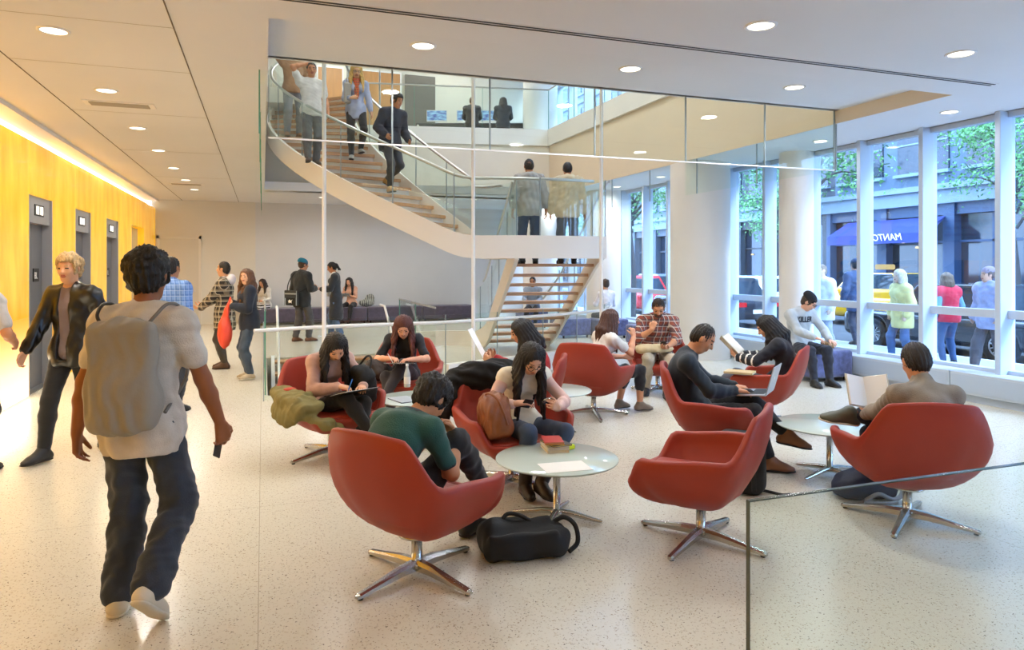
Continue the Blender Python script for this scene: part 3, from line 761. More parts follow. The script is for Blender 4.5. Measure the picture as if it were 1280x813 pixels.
# ------------------------------------------------------------------ furniture
M_red = mat('red_upholstery', '#992f1a', .48, var=.05, vscale=3, bump=.05, bscale=250)
M_redseat = mat('red_seat_upholstery', '#9d331b', .5, var=.05, vscale=3, bump=.05, bscale=250)
def sstep(a, b, x): t = min(1, max(0, (x - a) / (b - a))); return t * t * (3 - 2 * t)
def make_chair(name='swivel_lounge_chair'):
    r = empty(name, (0, 0, 0), 0)
    n, V, F = 96, [], []
    outer = []; 
    # rim height and plan as functions of the angle from the back
    def rim(th):
        a = abs(th)
        h = .82
        h = .82 - .015 * (a / 35) ** 2 if a < 35 else .805 - (.805 - .565) * sstep(35, 60, a)
        h -= .03 * sstep(70, 118, a)
        h -= .16 * sstep(124, 141, a)
        return h
    def plan(th):
        t = math.radians(th); sx, cy = math.sin(t), -math.cos(t)   # back is -Y
        A = .43; B = .40 if cy < 0 else .395; e = 3.3
        k = (abs(sx / A) ** e + abs(cy / B) ** e) ** (-1 / e)
        # the back leans outwards less at the arms
        x, y = k * sx, k * cy
        a = abs(th)
        x *= 1 - .10 * (1 - sstep(25, 70, a))
        return x, y
    m_out, m_in, m_rim = 9, 7, 5
    rings = []
    TH = .055
    for i in range(n):
        th = -180 + 360 * i / n
        X, Y = plan(th); h = rim(th); a = abs(th)
        nl = math.hypot(X, Y); ux, uy = X / nl, Y / nl
        zb = .215
        prof = []
        for j in range(m_out + 1):
            s = j / m_out; al = s * PI / 2
            rr = math.sin(al) ** .80
            zz = zb + (h - zb) * (1 - math.cos(al) ** 1.0) ** .92
            kk = rr * (1 - .06 * (1 - s)) 
            # arms stand nearly upright, the back leans back
            lean = 1.0 if a > 70 else 1.0
            prof.append((X * kk * lean, Y * kk * lean, zz))
        th2 = TH * (1.0 - .25 * (1 - sstep(30, 60, a)))
        for j in range(1, m_rim):
            b = PI * j / m_rim; o = th2 / 2 * (1 - math.cos(b)); up = .02 * math.sin(b)
            prof.append((X - ux * o, Y - uy * o, h + up))
        sz = min(.34, h - .02)
        xi, yi = X - ux * th2, Y - uy * th2
        for j in range(0, m_in + 1):
            s = j / m_in
            z = h + (sz - h) * (s ** .85); k2 = 1 - .30 * s ** 1.8 * (1 if a < 120 else .6)
            prof.append((xi * k2, yi * k2, z))
        prof.append((xi * .3, yi * .3, sz))
        rings.append(prof)
    m = len(rings[0])
    V = [p for q in rings for p in q]; 
    for i in range(n):
        for j in range(m - 1):
            i2 = (i + 1) % n; F.append((i * m + j, i2 * m + j, i2 * m + j + 1, i * m + j + 1))
    V.append((0, 0, .339)); c = len(V) - 1
    for i in range(n): F.append((i * m + m - 1, ((i + 1) % n) * m + m - 1, c))
    me = bpy.data.meshes.new('shell'); me.from_pydata(V, [], F); me.polygons.foreach_set('use_smooth', [True] * len(F))
    bm = __import__('bmesh').new(); bm.from_mesh(me); __import__('bmesh').ops.remove_doubles(bm, verts=bm.verts, dist=.0008); __import__('bmesh').ops.recalc_face_normals(bm, faces=bm.faces); bm.to_mesh(me); bm.free()
    sh = link_mesh('shell', me, M_red, r)
    # seat cushion
    blob('seat_cushion', [rbx((0, .055, .368), (.285, .285, .036), rr=.034, k=.01)], .016, M_redseat, r)
    # post, hub and four legs
    p = MB(); p.lathe([(.0, .23), (.10, .23), (.10, .215), (.029, .205), (.029, .075), (.045, .07), (.05, .045), (.0, .04)], n=20).build('post', M_chrome, r)
    for k in range(4):
        M = Matrix.Rotation(PI / 2 * k + .35, 4, 'Z')
        mb = MB(); pts = [(.02, .058, .030, .026), (.12, .054, .026, .022), (.28, .035, .022, .014), (.385, .022, .019, .011), (.40, .018, .012, .008)]
        vs = []
        for (x, z, w, t) in pts:
            for (sy, sz_) in ((-1, -1), (1, -1), (1, .3), (.5, 1), (-.5, 1), (-1, .3)): vs.append(M @ Vector((x, sy * w, z + sz_ * t)))
        fs = [(i * 6 + q, i * 6 + (q + 1) % 6, i * 6 + 6 + (q + 1) % 6, i * 6 + 6 + q) for i in range(4) for q in range(6)] + [tuple(reversed(range(6))), tuple(range(24, 30))]
        mb.add(vs, fs, 0, False); lg = mb.build('leg', M_chrome, r)
        MB().lathe([(.0, .012), (.014, .012), (.014, 0), (0, 0)], (0, 0, 0), 12, M=M @ Matrix.Translation((.375, 0, 0))).build('foot_glide', M_black, lg)
    for s in (-1, 1):
        MB().lathe([(0, .006), (.007, .006), (.009, 0), (.009, -.02)], n=12, M=Matrix.Translation((s * .335, -.19, .40)) @ Matrix.Rotation(s * PI / 2, 4, 'Y') @ Matrix.Rotation(0.0, 4, 'X')).build('stud', M_black, r)
    return r
proto_chair = make_chair()
CH = {}
def chair(key, u, d, a, label, base=50):
    o = proto_chair if not CH else copy_tree(proto_chair)
    p = at(u, dd(d)); o.location = p; o.rotation_euler = (0, 0, ang(a))
    for c in o.children:
        if c.name.split('.')[0] in ('leg', 'post'): c.rotation_euler = (0, 0, math.radians(base) - YAW - ang(a) - .35)
    prop(o, label, 'armchair', 'red swivel lounge chairs'); CH[key] = (p, a); return o
chair('green', 521, 3.78, 55, 'red swivel lounge chair seating the man in the green shirt, largest and nearest chair')
chair('empty', 876, 4.25, 152, 'red swivel lounge chair with nobody in it, on its chrome four-legged base')
chair('reader', 1134, 4.58, 82, 'red swivel lounge chair seen from behind under the reading man in the grey shirt')
chair('laptop', 886, 5.9, -11, 'red swivel lounge chair of the man typing on a laptop')
chair('stripe', 959, 7.4, 150, 'red swivel lounge chair of the black-haired woman in the striped sweater')
chair('white', 742, 7.9, 64, 'red swivel lounge chair seen from behind, with the white t-shirt woman in it', base=5)
chair('plaid', 822, 9.4, 262, 'red swivel lounge chair of the man in the plaid shirt')
chair('glasses', 640, 5.35, 292, 'red swivel lounge chair of the woman in glasses, black coat over its back')
chair('pink', 414, 6.2, 311, 'red swivel lounge chair of the writing woman in the pink sweater')
chair('auburn', 505, 7.85, 272, 'red swivel lounge chair of the auburn-haired woman in black')
chair('paper', 655, 6.6, 172, 'red swivel lounge chair of the woman in the red top holding up a paper')

M_tabletop = mat('frosted_glass_top', '#c6d3cb', .06, spec=.7)
def round_table(u, d, label, z=.4, R=.4, rot=.3):
    r = empty('round_side_table', at(u, dd(d)), rot, label, 'side table', 'round glass side tables')
    MB().lathe([(0, z - .012), (R - .004, z - .012), (R, z - .008), (R, z - .002), (R - .004, z), (0, z)], n=64).build('table_top', M_tabletop, r)
    MB().lathe([(.0, z - .012), (.07, z - .012), (.07, z - .022), (.024, z - .03), (.024, .06), (.04, .055), (.045, .035), (0, .03)], n=20).build('post', M_chrome, r)
    for k in range(4):
        M = Matrix.Rotation(PI / 2 * k, 4, 'Z')
        MB().tube([M @ Vector(p) for p in ((.01, 0, .05), (.1, 0, .045), (.24, 0, .022), (.3, 0, .014))], [.022, .02, .015, .01], 8).build('leg', M_chrome, r)
    return r
T1 = round_table(696, 4.62, 'round glass side table with books and a sheet of paper before the empty red chair', rot=.9)
T2 = round_table(1037, 5.6, 'round glass side table between the laptop man and the reading man', rot=.2)
T3 = round_table(524, 6.75, 'round side table behind the green shirt man, with bottles on it', rot=.5)
round_table(690, 7.2, 'round side table behind the woman in glasses', rot=.5)

# cubes and bench
M_purple = mat('violet_blue_velvet', '#545a86', .85, var=.35, vscale=14, bump=.1, sheen=.4)
M_purple2 = mat('dark_violet_fabric', '#4a4352', .85, var=.2, vscale=10, sheen=.3)
def cube_seat(x0, y0, w, dpt, h, label, name='upholstered_cube', grp='velvet cube seats', m=None):
    r = empty(name, (x0 + w / 2, y0 + dpt / 2, 0), 0, label, 'pouf' if h < .5 else 'bench', grp)
    blob('cushion_body', [rbx((0, 0, .06 + (h - .06) / 2), (w / 2, dpt / 2, (h - .06) / 2), rr=.03, k=.01)], .02, m or M_purple, r)
    for sx in (-1, 1):
        for sy in (-1, 1): MB().lathe([(.02, 0), (.026, .07)], (sx * (w / 2 - .08), sy * (dpt / 2 - .08), 0), 10).build('foot', M_black, r)
    return r
cube_seat(7.3, 7.85, .72, .72, .44, 'violet-blue velvet cube seat the man in the beanie sits on')
cube_seat(7.15, 12.3, .72, .72, .44, 'violet-blue velvet cube seat behind the open book, beside the big white column')
cube_seat(6.4, 14.6, .75, .75, .44, 'violet-blue velvet cube seat behind the curved guard, near the woman with a hair bun')
cube_seat(7.2, 14.2, .7, .7, .44, 'violet-blue velvet cube seat under the woman with a hair bun')
cube_seat(6.5, 17.3, .7, .7, .44, 'violet-blue velvet cube seat far behind the lower stair flight')
for k in range(4):
    cube_seat(-.35 + 1.62 * k, 20.6, 1.6, .75, .46, f'dark violet bench along the grey back wall, {["leftmost part behind the blue hat man", "part under the seated woman in peach", "part right of the seated long-haired woman", "rightmost part behind the stair curve"][k]}', 'upholstered_bench', 'violet bench parts', M_purple2)

# things on the tables
def book(parent_loc, rz, w, l, t, z, cover, label, pages='#efe6cf', group=None, name='book', tilt=None):
    r = empty(name, (parent_loc[0], parent_loc[1], z), rz, label, 'book', group)
    if tilt is not None: r.rotation_euler = tilt
    MB().rbox((-w / 2, -l / 2, 0), (w / 2, l / 2, .0025), .001).rbox((-w / 2, -l / 2, t - .0025), (w / 2, l / 2, t), .001).rbox((-w / 2, -l / 2, 0), (-w / 2 + .003, l / 2, t), .001).build('cover', mat('cover_' + cover.strip('#'), cover, .5), r)
    MB().box((-w / 2 + .003, -l / 2 + .004, .0025), (w / 2 - .004, l / 2 - .004, t - .0025)).build('page_block', mat('pages_' + pages.strip('#'), pages, .9), r)
    return r
bp = fl(693, 562, .4); z = .4005
g = 'stacked books on the round table'
for k, (w, l, t, c, rz, dx, dy, lb, pg) in enumerate([
    (.15, .21, .022, '#e9dfca', .2, 0, 0, 'thick white-covered paperback lying bottom of the book stack', '#e8d9b5'),
    (.15, .20, .016, '#d9d6c8', .25, .0, .004, 'pale paperback second from the bottom of the book stack', '#efe6cf'),
    (.14, .20, .012, '#3c3a36', .45, .01, .0, 'dark-covered paperback in the middle of the book stack', '#e0c98c'),
    (.13, .19, .010, '#cfa64e', .05, -.008, .0, 'tan paperback just under the red one of the stack', '#e2cc90'),
    (.13, .19, .010, '#b8382c', .1, -.015, .0, 'thin red paperback on top of the book stack', '#e7d7a6')]):
    book((bp.x + dx, bp.y + dy), ang(270) + rz, w, l, t, z, c, lb, pg, g); z += t + .0005
hp = fl(709, 562, .4)
prop(MB().rbox((-.035, -.02, 0), (.035, .02, .03), .006, M=Matrix.Translation((hp.x + .02, hp.y, .4)) @ Matrix.Rotation(.4, 4, 'Z')).build('sticky_note_pad', mat('neon_yellow', '#dcf02a', .6)), 'neon yellow note pad beside the book stack', 'note pad')
pp = fl(706, 584, .4)
sheet = MB().box((-.105, -.148, 0), (.105, .148, .0012), M=Matrix.Translation((pp.x, pp.y, .401)) @ Matrix.Rotation(ang(195), 4, 'Z'))
o = sheet.build('paper_sheet', M_paper); prop(o, 'white printed sheet lying on the near side of the round table', 'paper')
def bottle(p, h, col, lab, glassy=True, cap='#eeeeee'):
    r = empty('drink_bottle', p, 0, lab, 'bottle')
    MB().lathe([(0, 0), (.032, 0), (.034, .01), (.034, h * .5), (.03, h * .6), (.014, h * .82), (.013, h * .92)], n=20).build('bottle_body', col, r)
    MB().lathe([(.0345, h * .15), (.0345, h * .45)], n=20).build('bottle_label', M_paper, r)
    MB().lathe([(.016, h * .9), (.016, h), (0, h)], n=16).build('bottle_cap', mat('cap_' + cap.strip('#'), cap, .4), r)
b1 = fl(509, 484, .4)
M_bottle = mat('clear_bottle_plastic', '#c9d2d4', .1)
bottle((b1.x, b1.y, .4), .24, M_bottle, 'clear water bottle with white label on the round table behind the green shirt man')
b2 = fl(553, 487, .4); 
T3p = at(524, dd(6.75))
bottle((T3p.x + .25, T3p.y + .02, .4), .17, mat('blue_bottle', '#4a50b8', .25), 'small blue bottle with dark cap right of the curly-haired man', cap='#1a1a2a')
prop(MB().rbox((-.10, -.14, 0), (.10, .14, .012), .003, M=Matrix.Translation((T3p.x - .16, T3p.y - .08, .4005)) @ Matrix.Rotation(.3, 4, 'Z')).build('notebook', mat('grey_notebook', '#9aa1a8', .5)), 'grey notebook on the table with the water bottle', 'notebook')

# floor bags
M_bagblack = mat('black_nylon', '#0a0a0b', .75, bump=.25, bscale=40)
c = fl(652, 700); z0 = 0
def bag_tote():
    p = at(652, 4.02); r = empty('shoulder_bag', p, ang(102), 'slouched black shoulder bag on the floor in front of the nearest chair', 'bag')
    blob('bag_body', [rbx((0, 0, .07), (.23, .14, .065), rr=.05, k=.04), ell((-.05, .03, .13), (.17, .09, .06), k=.06), ell((-.17, 0, .12), (.09, .1, .09), k=.05), ell((.16, -.03, .09), (.12, .11, .08), k=.05), rbx((-.02, -.13, .10), (.20, .02, .07), rr=.02, k=.02), rbx((-.02, -.07, .15), (.19, .09, .016), R=np.array(Matrix.Rotation(.45, 3, 'X')), rr=.014, k=.01), pln((0, 0, .002), (0, 0, -1))], .012, M_bagblack, r, fold=.010, fsc=14, seed=3)
    MB().tube(smooth_path([(-.13, .0, .17), (-.08, .02, .225), (.0, .0, .215), (.07, -.03, .17), (.12, -.06, .12)], 6), .012, 8, sx=1).build('strap', M_bagblack, r)
    MB().tube(smooth_path([(.18, .02, .15), (.25, .0, .19), (.31, -.03, .15), (.32, -.05, .06), (.26, -.08, .02)], 6), .014, 8).build('strap', M_bagblack, r)
bag_tote()
def bag_backpack():
    p = at(926, 5.12); r = empty('backpack', p, ang(60), 'black backpack on the floor behind the empty red chair', 'backpack')
    blob('bag_body', [rbx((0, 0, .22), (.17, .10, .22), rr=.07, k=.05), rbx((0, .09, .15), (.13, .05, .12), rr=.04, k=.03), pln((0, 0, .002), (0, 0, -1))], .014, M_bagblack, r, fold=.005, fsc=15, seed=5)
    MB().tube(smooth_path([(.1, -.1, .3), (.12, -.16, .2), (.12, -.14, .06)], 6), .016, 8).build('strap', M_bagblack, r)
    MB().tube(smooth_path([(.12, .02, .03), (.2, .06, .012), (.28, .04, .012), (.33, .08, .012)], 6), .011, 8).build('strap', M_bagblack, r)
bag_backpack()
M_navybag = mat('navy_nylon', '#171f38', .7, bump=.25, bscale=40)
def bag_navy():
    p = at(1082, 5.02); r = empty('backpack', p, ang(98), 'navy backpack with grey straps lying by the reading man chair', 'backpack')
    blob('bag_body', [rbx((0, 0, .085), (.19, .14, .08), rr=.07, k=.05), ell((.05, 0, .14), (.15, .12, .08), k=.06), ell((-.16, .0, .07), (.09, .1, .065), k=.05), pln((0, 0, .002), (0, 0, -1))], .014, M_navybag, r, fold=.006, fsc=18, seed=9)
    MB().tube(smooth_path([(-.1, -.14, .02), (-.02, -.17, .07), (.08, -.17, .03), (.17, -.14, .04), (.23, -.08, .12), (.22, -.02, .18)], 6), .015, 8).build('strap', mat('grey_strap', '#8d939b', .6), r)
    MB().tube(smooth_path([(-.12, -.16, .015), (0, -.21, .018), (.1, -.2, .018)], 6), .012, 8).build('strap', mat('grey_strap', '#8d939b', .6), r)
bag_navy()

# upstairs desk, computers
dk = empty('computer_desk', (3.2, 19.3, ZU), 0, 'long dark topped desk on the upper floor under the computers', 'desk')
dp = at(600, 20.4)
def desk():
    a = at(520, 20.9); b = at(660, 20.9)
    dk.location = (a.x, a.y, ZU); an = math.atan2(b.y - a.y, b.x - a.x); L = (b - a).length; dk.rotation_euler = (0, 0, an)
    MB().rbox((0, 0, .70), (L, .6, .74), .005).build('desk_top', mat('dark_desk_top', '#46443f', .4), dk)
    MB().box((0, .55, 0), (L, .58, .7)).build('modesty_panel', M_whitemetal, dk)
    for x in (.05, L / 2, L - .05): MB().box((x - .02, .02, 0), (x + .02, .56, .7)).build('leg', M_whitemetal, dk)
desk()
def imac(u, v0, lab, w=.5):
    p = at(u, 21.2, ZU + .742); r = empty('desktop_computer', p, ang(270), lab, 'computer', 'computers on the upper desk')
    MB().rbox((-w / 2, -.02, .1), (w / 2, .0, .45), .008).build('monitor_case', M_steel, r)
    MB().box((-w / 2 + .02, .0, .14), (w / 2 - .02, .004, .43)).build('screen', screen_mat(), r)
    MB().rbox((-.08, -.1, 0), (.08, .06, .008), .003).box((-.05, -.04, 0), (.05, -.025, .15)).build('stand', M_steel, r)
def screen_mat():
    if 'screen' in MATS: return MATS['screen']
    m = bpy.data.materials.new('screen'); m.use_nodes = True; nt = m.node_tree; b = nt.nodes['Principled BSDF']
    tc = nt.nodes.new('ShaderNodeTexCoord'); n = nt.nodes.new('ShaderNodeTexNoise'); n.inputs['Scale'].default_value = 5
    mp = nt.nodes.new('ShaderNodeMapping'); mp.inputs['Scale'].default_value = (1, 1, 5); nt.links.new(tc.outputs['Object'], mp.inputs[0]); nt.links.new(mp.outputs[0], n.inputs[0])
    r = nt.nodes.new('ShaderNodeValToRGB'); r.color_ramp.elements[0].color = (*lin('#2a3f9a'), 1); r.color_ramp.elements[1].color = (*lin('#9fd2f2'), 1); r.color_ramp.elements[0].position = .35; r.color_ramp.elements[1].position = .65
    nt.links.new(n.outputs[0], r.inputs[0]); nt.links.new(r.outputs[0], b.inputs['Emission Color']); b.inputs['Emission Strength'].default_value = 1.0; b.inputs['Base Color'].default_value = (.02, .02, .03, 1)
    MATS['screen'] = m; return m
imac(546, 0, 'lit desktop computer at the left end of the upper desk, nobody before it', .62)
imac(581, 0, 'lit desktop computer just left of the seated person with short hair')
imac(611, 0, 'lit desktop computer just left of the seated long-haired person')
# ------------------------------------------------------------------ people
def R3(rx=0, ry=0, rz=0):
    return np.array(Matrix.Rotation(rz, 3, 'Z') @ Matrix.Rotation(rx, 3, 'X') @ Matrix.Rotation(ry, 3, 'Y'))
def ik(a, b, l1, l2, pole):
    a, b = V3(a), V3(b); v = b - a; L = np.linalg.norm(v)
    if L > (l1 + l2) * .995: b = a + v / L * (l1 + l2) * .995; v = b - a; L = np.linalg.norm(v)
    x = (l1 * l1 - l2 * l2 + L * L) / (2 * L); h = math.sqrt(max(0, l1 * l1 - x * x)); d = v / L
    p = V3(pole); p = p - d * (p @ d); p = nrm(p)
    return a + d * x + p * h, b
SK = {}
def skin(c): return mat('skin_' + c.strip('#'), c, .5, var=.04, vscale=20, spec=.35)
M_eye = mat('eye_dark', '#1b120e', .3); M_lip = mat('lip_tone', '#a65a4c', .5)
def person(label, loc, a, s=1.0, fem=False, hipz=None, hipy=0.0, hipx=0.0, pitch=(0, 4, 8), side=0.0, twist=0.0, head=(0, 0, 0), hands=None, feet=None,
           sk='#c98f6c', hair=('short', '#1a120e'), top=None, bottom=None, shoe='#1c1a19', res=.010, cat='person', extra=None, group=None, seed=0, beard=None, eyes=True, sock=None, bw=1.0, hres=None):
    """a figure in its own frame: x to its right, y forwards, z up; a = picture heading it faces"""
    rt = empty('person', loc, ang(a) if a is not None else 0, label, cat, group)
    w = (.93 if fem else 1.0) * bw
    G = {}
    hipz = (.93 * s) if hipz is None else hipz
    P = V3(hipx, hipy, hipz); G['P'] = P
    tw = math.radians(twist); sd = math.radians(side)
    def frame(p, f=1.0):
        R = R3(-math.radians(p), 0, 0); R = R3(0, sd * f, 0) @ R; R = R3(0, 0, tw * f) @ R; return R
    F0, F1, F2 = frame(pitch[0], .3), frame(pitch[1], .7), frame(pitch[2], 1)
    waist = P + F0 @ V3(0, 0, .17 * s); chest = waist + F1 @ V3(0, 0, .19 * s); nb = chest + F2 @ V3(0, -.005, .155 * s)
    shw = (.158 if fem else .182) * s * bw
    sh = {-1: nb + F2 @ V3(-shw, 0, -.045 * s), 1: nb + F2 @ V3(shw, 0, -.045 * s)}
    hp, hy, hr = [math.radians(x) for x in head]
    FH = R3(0, 0, tw) @ R3(0, 0, -hy) @ R3(-hp, 0, 0) @ R3(0, hr, 0)
    Fn = F2 * .6 + FH * .4
    hb = nb + nrm(Fn @ V3(0, .12, 1)) * .085 * s
    hc = hb + FH @ V3(0, .018, .105) * s
    G.update(waist=waist, chest=chest, nb=nb, sh=sh, hc=hc, FH=FH, F2=F2, F1=F1, F0=F0, root=rt)
    ua, fa = .285 * s, .25 * s; th, sn = .43 * s, .42 * s
    hands = hands or {}; feet = feet or {}
    el, wr, hd = {}, {}, {}
    for sd_ in (-1, 1):
        h = hands.get(sd_)
        if h is None: h = dict(t=sh[sd_] + V3(sd_ * .07, .06, -.50) * s)
        t = V3(h['t']); pole = h.get('pole', (sd_ * .5, -1, -.3))
        el[sd_], wr[sd_] = ik(sh[sd_], t, ua, fa, pole)
        f = nrm(h['dir']) if 'dir' in h else nrm(wr[sd_] - el[sd_])
        nn = V3(h.get('palm', (-sd_, 0, 0))); nn = nrm(nn - f * (nn @ f)); hd[sd_] = (f, nn, h.get('curl', .45), h.get('spread', 1))
    kn, an, fd = {}, {}, {}
    for sd_ in (-1, 1):
        f = feet.get(sd_) or {}
        hj = P + R3(0, 0, 0) @ V3(sd_ * .088 * s * (1.05 if fem else 1), 0, -.02 * s)
        t = V3(f.get('t', (sd_ * .11 * s, hipy + .0, .085 * s)))
        kn[sd_], an[sd_] = ik(hj, t, th, sn, f.get('pole', (sd_ * .12, 1, 0)))
        G.setdefault('hj', {})[sd_] = hj
        fd[sd_] = (nrm(f.get('dir', (sd_ * .15, 1, 0))), V3(f.get('up', (0, 0, 1))))
    G.update(el=el, wr=wr, kn=kn, an=an, fd=fd, hd=hd)
    fr = F1 @ V3(0, 1, 0); fr2 = F2 @ V3(0, 1, 0); fr0 = F0 @ V3(0, 1, 0)
    def torso(i=0.0, hem=0.0, fat=1.0):
        e = fat * w * s
        out = [cone(P + V3(-.055, 0, -.02) * s, P + V3(.055, 0, -.02) * s, .115 * e + i, .115 * e + i, .88, fr0, .05),
               cone(P, waist, (.137 if not fem else .135) * e + i, (.127 if not fem else .108) * e + i, .74, fr0, .06),
               cone(waist, chest, (.127 if not fem else .108) * e + i, (.152 if not fem else .130) * e + i, .70, fr, .06),
               cone(chest, nb - (nb - chest) * .35, (.152 if not fem else .130) * e + i, .112 * e + i, .68, fr2, .05),
               cone(sh[-1] * .97 + nb * .03, sh[1] * .97 + nb * .03, .050 * e + i, .050 * e + i, 1, None, .06),
               cone(nb - (nb - chest) * .12, sh[-1], .052 * e + i * .8, .048 * e + i, 1, None, .04), cone(nb - (nb - chest) * .12, sh[1], .052 * e + i * .8, .048 * e + i, 1, None, .04)]
        if fem:
            for q in (-1, 1): out.append(ell(chest + F1 @ V3(q * .062, .085, .02) * s, V3(.062, .055, .06) * s + i, k=.04))
        if hem:
            dn = V3(0, 0, -1); out.append(cone(P + V3(0, 0, 0), P + dn * hem * s, .150 * e + i, (.150 + .12 * hem) * e + i, .78, fr0, .05))
        return out
    def arm(q, i=0.0, upto=2.0, m=1.0):
        S_, E, W = sh[q], el[q], wr[q]; e = m * w * s; o = []
        u = min(1, upto); Eu = S_ + (E - S_) * u
        o.append(cone(S_, Eu, .049 * e + i, (.049 + (.039 - .049) * u) * e + i, 1, None, .035))
        if upto > 1:
            v = upto - 1; M_ = E + (W - E) * .35
            if v <= .35: o.append(cone(E, E + (W - E) * v, .040 * e + i, .040 * e + i, 1, None, .02))
            else:
                o.append(cone(E, M_, .040 * e + i, .041 * e + i, 1, None, .02)); o.append(cone(M_, E + (W - E) * v, .041 * e + i, (.041 + (.027 - .041) * (v - .35) / .65) * e + i, 1, None, .02))
        return o
    def leg(q, i=0.0, upto=2.0, m=1.0, flare=0.0):
        H, K, A = G['hj'][q], kn[q], an[q]; e = m * w * s; o = []
        u = min(1, upto); Ku = H + (K - H) * u
        o.append(cone(H, Ku, .088 * e + min(i, .010), (.088 + (.056 - .088) * u) * e + i, 1, None, .03))
        if upto > 1:
            v = upto - 1; M_ = K + (A - K) * .32 + nrm(np.cross(np.cross(A - K, H - K), A - K)) * .0
            o.append(cone(K, M_, .056 * e + i, .056 * e + i, 1, None, .03)); vv = max(.33, v)
            o.append(cone(M_, K + (A - K) * vv, .056 * e + i, (.056 + (.038 - .056) * (vv - .32) / .68) * e + i + flare, 1, None, .03))
        return o
    G['torso'], G['arm'], G['leg'] = torso, arm, leg
    # --- body with head and hands
    B = torso() 
    for q in (-1, 1): B += arm(q) + leg(q)
    H = lambda x, y, z: hc + FH @ (V3(x, y, z) * s)
    B += [cone(nb - (nb - chest) * .1, H(0, -.012, -.05), .056 * w * s, .054 * w * s, 1, None, .03),
          ell(H(0, -.006, .022), V3(.076, .097, .096) * s, FH, .03), ell(H(0, .026, -.045), V3(.057, .066, .072) * s, FH, .035),
          cone(H(-.02, .045, -.098), H(.02, .045, -.098), .021 * s, .021 * s, 1, None, .03),
          cone(H(-.03, .080, .032), H(.03, .080, .032), .012 * s, .012 * s, 1, None, .02),
          cone(H(-.040, .066, -.025), H(-.030, .070, -.035), .018 * s, .018 * s, 1, None, .02), cone(H(.040, .066, -.025), H(.030, .070, -.035), .018 * s, .018 * s, 1, None, .02)]
    for q in (-1, 1): B.append(ell(H(q * .033, .101, .006), V3(.019, .014, .012) * s, FH, .012, '-'))
    for q in (-1, 1): B.append(ell(H(q * .033, .080, .006), V3(.014, .013, .011) * s, FH, .004))
    B += [cone(H(0, .090, .012), H(0, .111, -.026), .009 * s, .013 * s, 1, None, .010), cone(H(-.012, .096, -.030), H(.012, .096, -.030), .008 * s, .008 * s, 1, None, .008),
          cone(H(-.016, .087, -.056), H(.016, .087, -.056), .008 * s, .008 * s, 1, None, .008), cone(H(-.013, .085, -.067), H(.013, .085, -.067), .008 * s, .008 * s, 1, None, .008)]
    for q in (-1, 1): B.append(ell(H(q * .077, -.008, -.005), V3(.010, .020, .031) * s, FH @ R3(0, 0, -q * .35), .008))
    for q in (-1, 1):
        f, nn, cu, spd = hd[q]; W = wr[q]; sx_ = np.cross(f, nn) * q     # thumb side
        if (np.cross(f, nn) * q) @ V3(1, 0, 0) > 9: pass
        ss = s * (.92 if fem else 1)
        thumb = np.cross(f, nn) * q
        mid = [(-.030, .083), (-.011, .089), (.011, .088), (.030, .080)]
        mid = [(x, y) for x, y in mid]; lens = [.060, .068, .074, .066] if True else None
        lens = [.054, .068, .075, .067]
        for (ox, oy), Lf in zip(mid, lens):
            # ox runs from the little finger side to the thumb side
            K0 = W + (thumb * ox + f * oy) * ss
            B.append(cone(W + (thumb * ox * .55 + f * .012) * ss, K0, .0155 * ss, .0125 * ss, 1, None, .012))
            ax = thumb; p = K0; d_ = f + thumb * ox * 1.6 * spd
            d_ = nrm(d_); c_ = cu * (1.0 + .25 * (ox < 0)); rad = .0088
            for kf, fr_ in enumerate((.45, .30, .25)):
                # bend towards the palm normal
                an_ = c_ * (1.0 if kf < 2 else .7)
                e1 = nn - d_ * (nn @ d_); e1 = nrm(e1); d_ = nrm(d_ * math.cos(an_) + e1 * math.sin(an_))
                p2 = p + d_ * Lf * fr_ * ss; B.append(cone(p, p2, rad * ss, (rad - .0007) * ss, 1, None, .004)); p = p2; rad -= .0007
        t0 = W + (thumb * .018 + f * .018) * ss; t1 = t0 + nrm(thumb * .75 + f * .75 + nn * .25) * .042 * ss; t2 = t1 + nrm(thumb * .35 + f * .9 + nn * (.2 + cu * .6)) * .032 * ss; t3 = t2 + nrm(thumb * .05 + f * .9 + nn * (.3 + cu * .8)) * .026 * ss
        B += [cone(t0, t1, .017 * ss, .012 * ss, 1, None, .012), cone(t1, t2, .0115 * ss, .0105 * ss, 1, None, .005), cone(t2, t3, .0105 * ss, .009 * ss, 1, None, .004)]
        G.setdefault('palm', {})[q] = W + f * .06 * ss + nn * .03; G.setdefault('tip', {})[q] = W + f * .12 * ss
    inv = FH.T
    def paint(C):
        l = (C - hc) @ FH / s; x, y, z = abs(l[:, 0]), l[:, 1], l[:, 2]
        mi = np.zeros(len(C), np.int32)
        front = (y > .062) & (y < .125) & (z > -.13) & (z < .12)
        mi[front & (np.abs(x - .033) < .0125) & (np.abs(z - .005) < .0062)] = 1
        mi[front & (np.abs(x - .034) < .020) & (np.abs(z - (.030 - 3 * (x - .034) ** 2)) < .0045) & (y > .06)] = 3
        mi[front & (x < .021) & (np.abs(z + .061) < .0105) & (y > .078)] = 2
        if beard:
            mi[(y > -.005) & (z < -.040) & (z > -.13) & (y < .13) & (x < .075) & (np.abs(l[:, 0]) > -1) & (mi != 2) & ~((x < .024) & (z > -.048))] = 3
        return mi
    hm = mat('hair_' + hair[1].strip('#'), hair[1], .36, var=.35, vscale=40, bump=.6, bscale=110, spec=.5, stretch=(3, 3, .35))
    bd = blob('body', B, hres or res, [skin(sk), M_eye, M_lip, hm], rt, paint=paint)
    # --- hair
    st_ = hair[0]
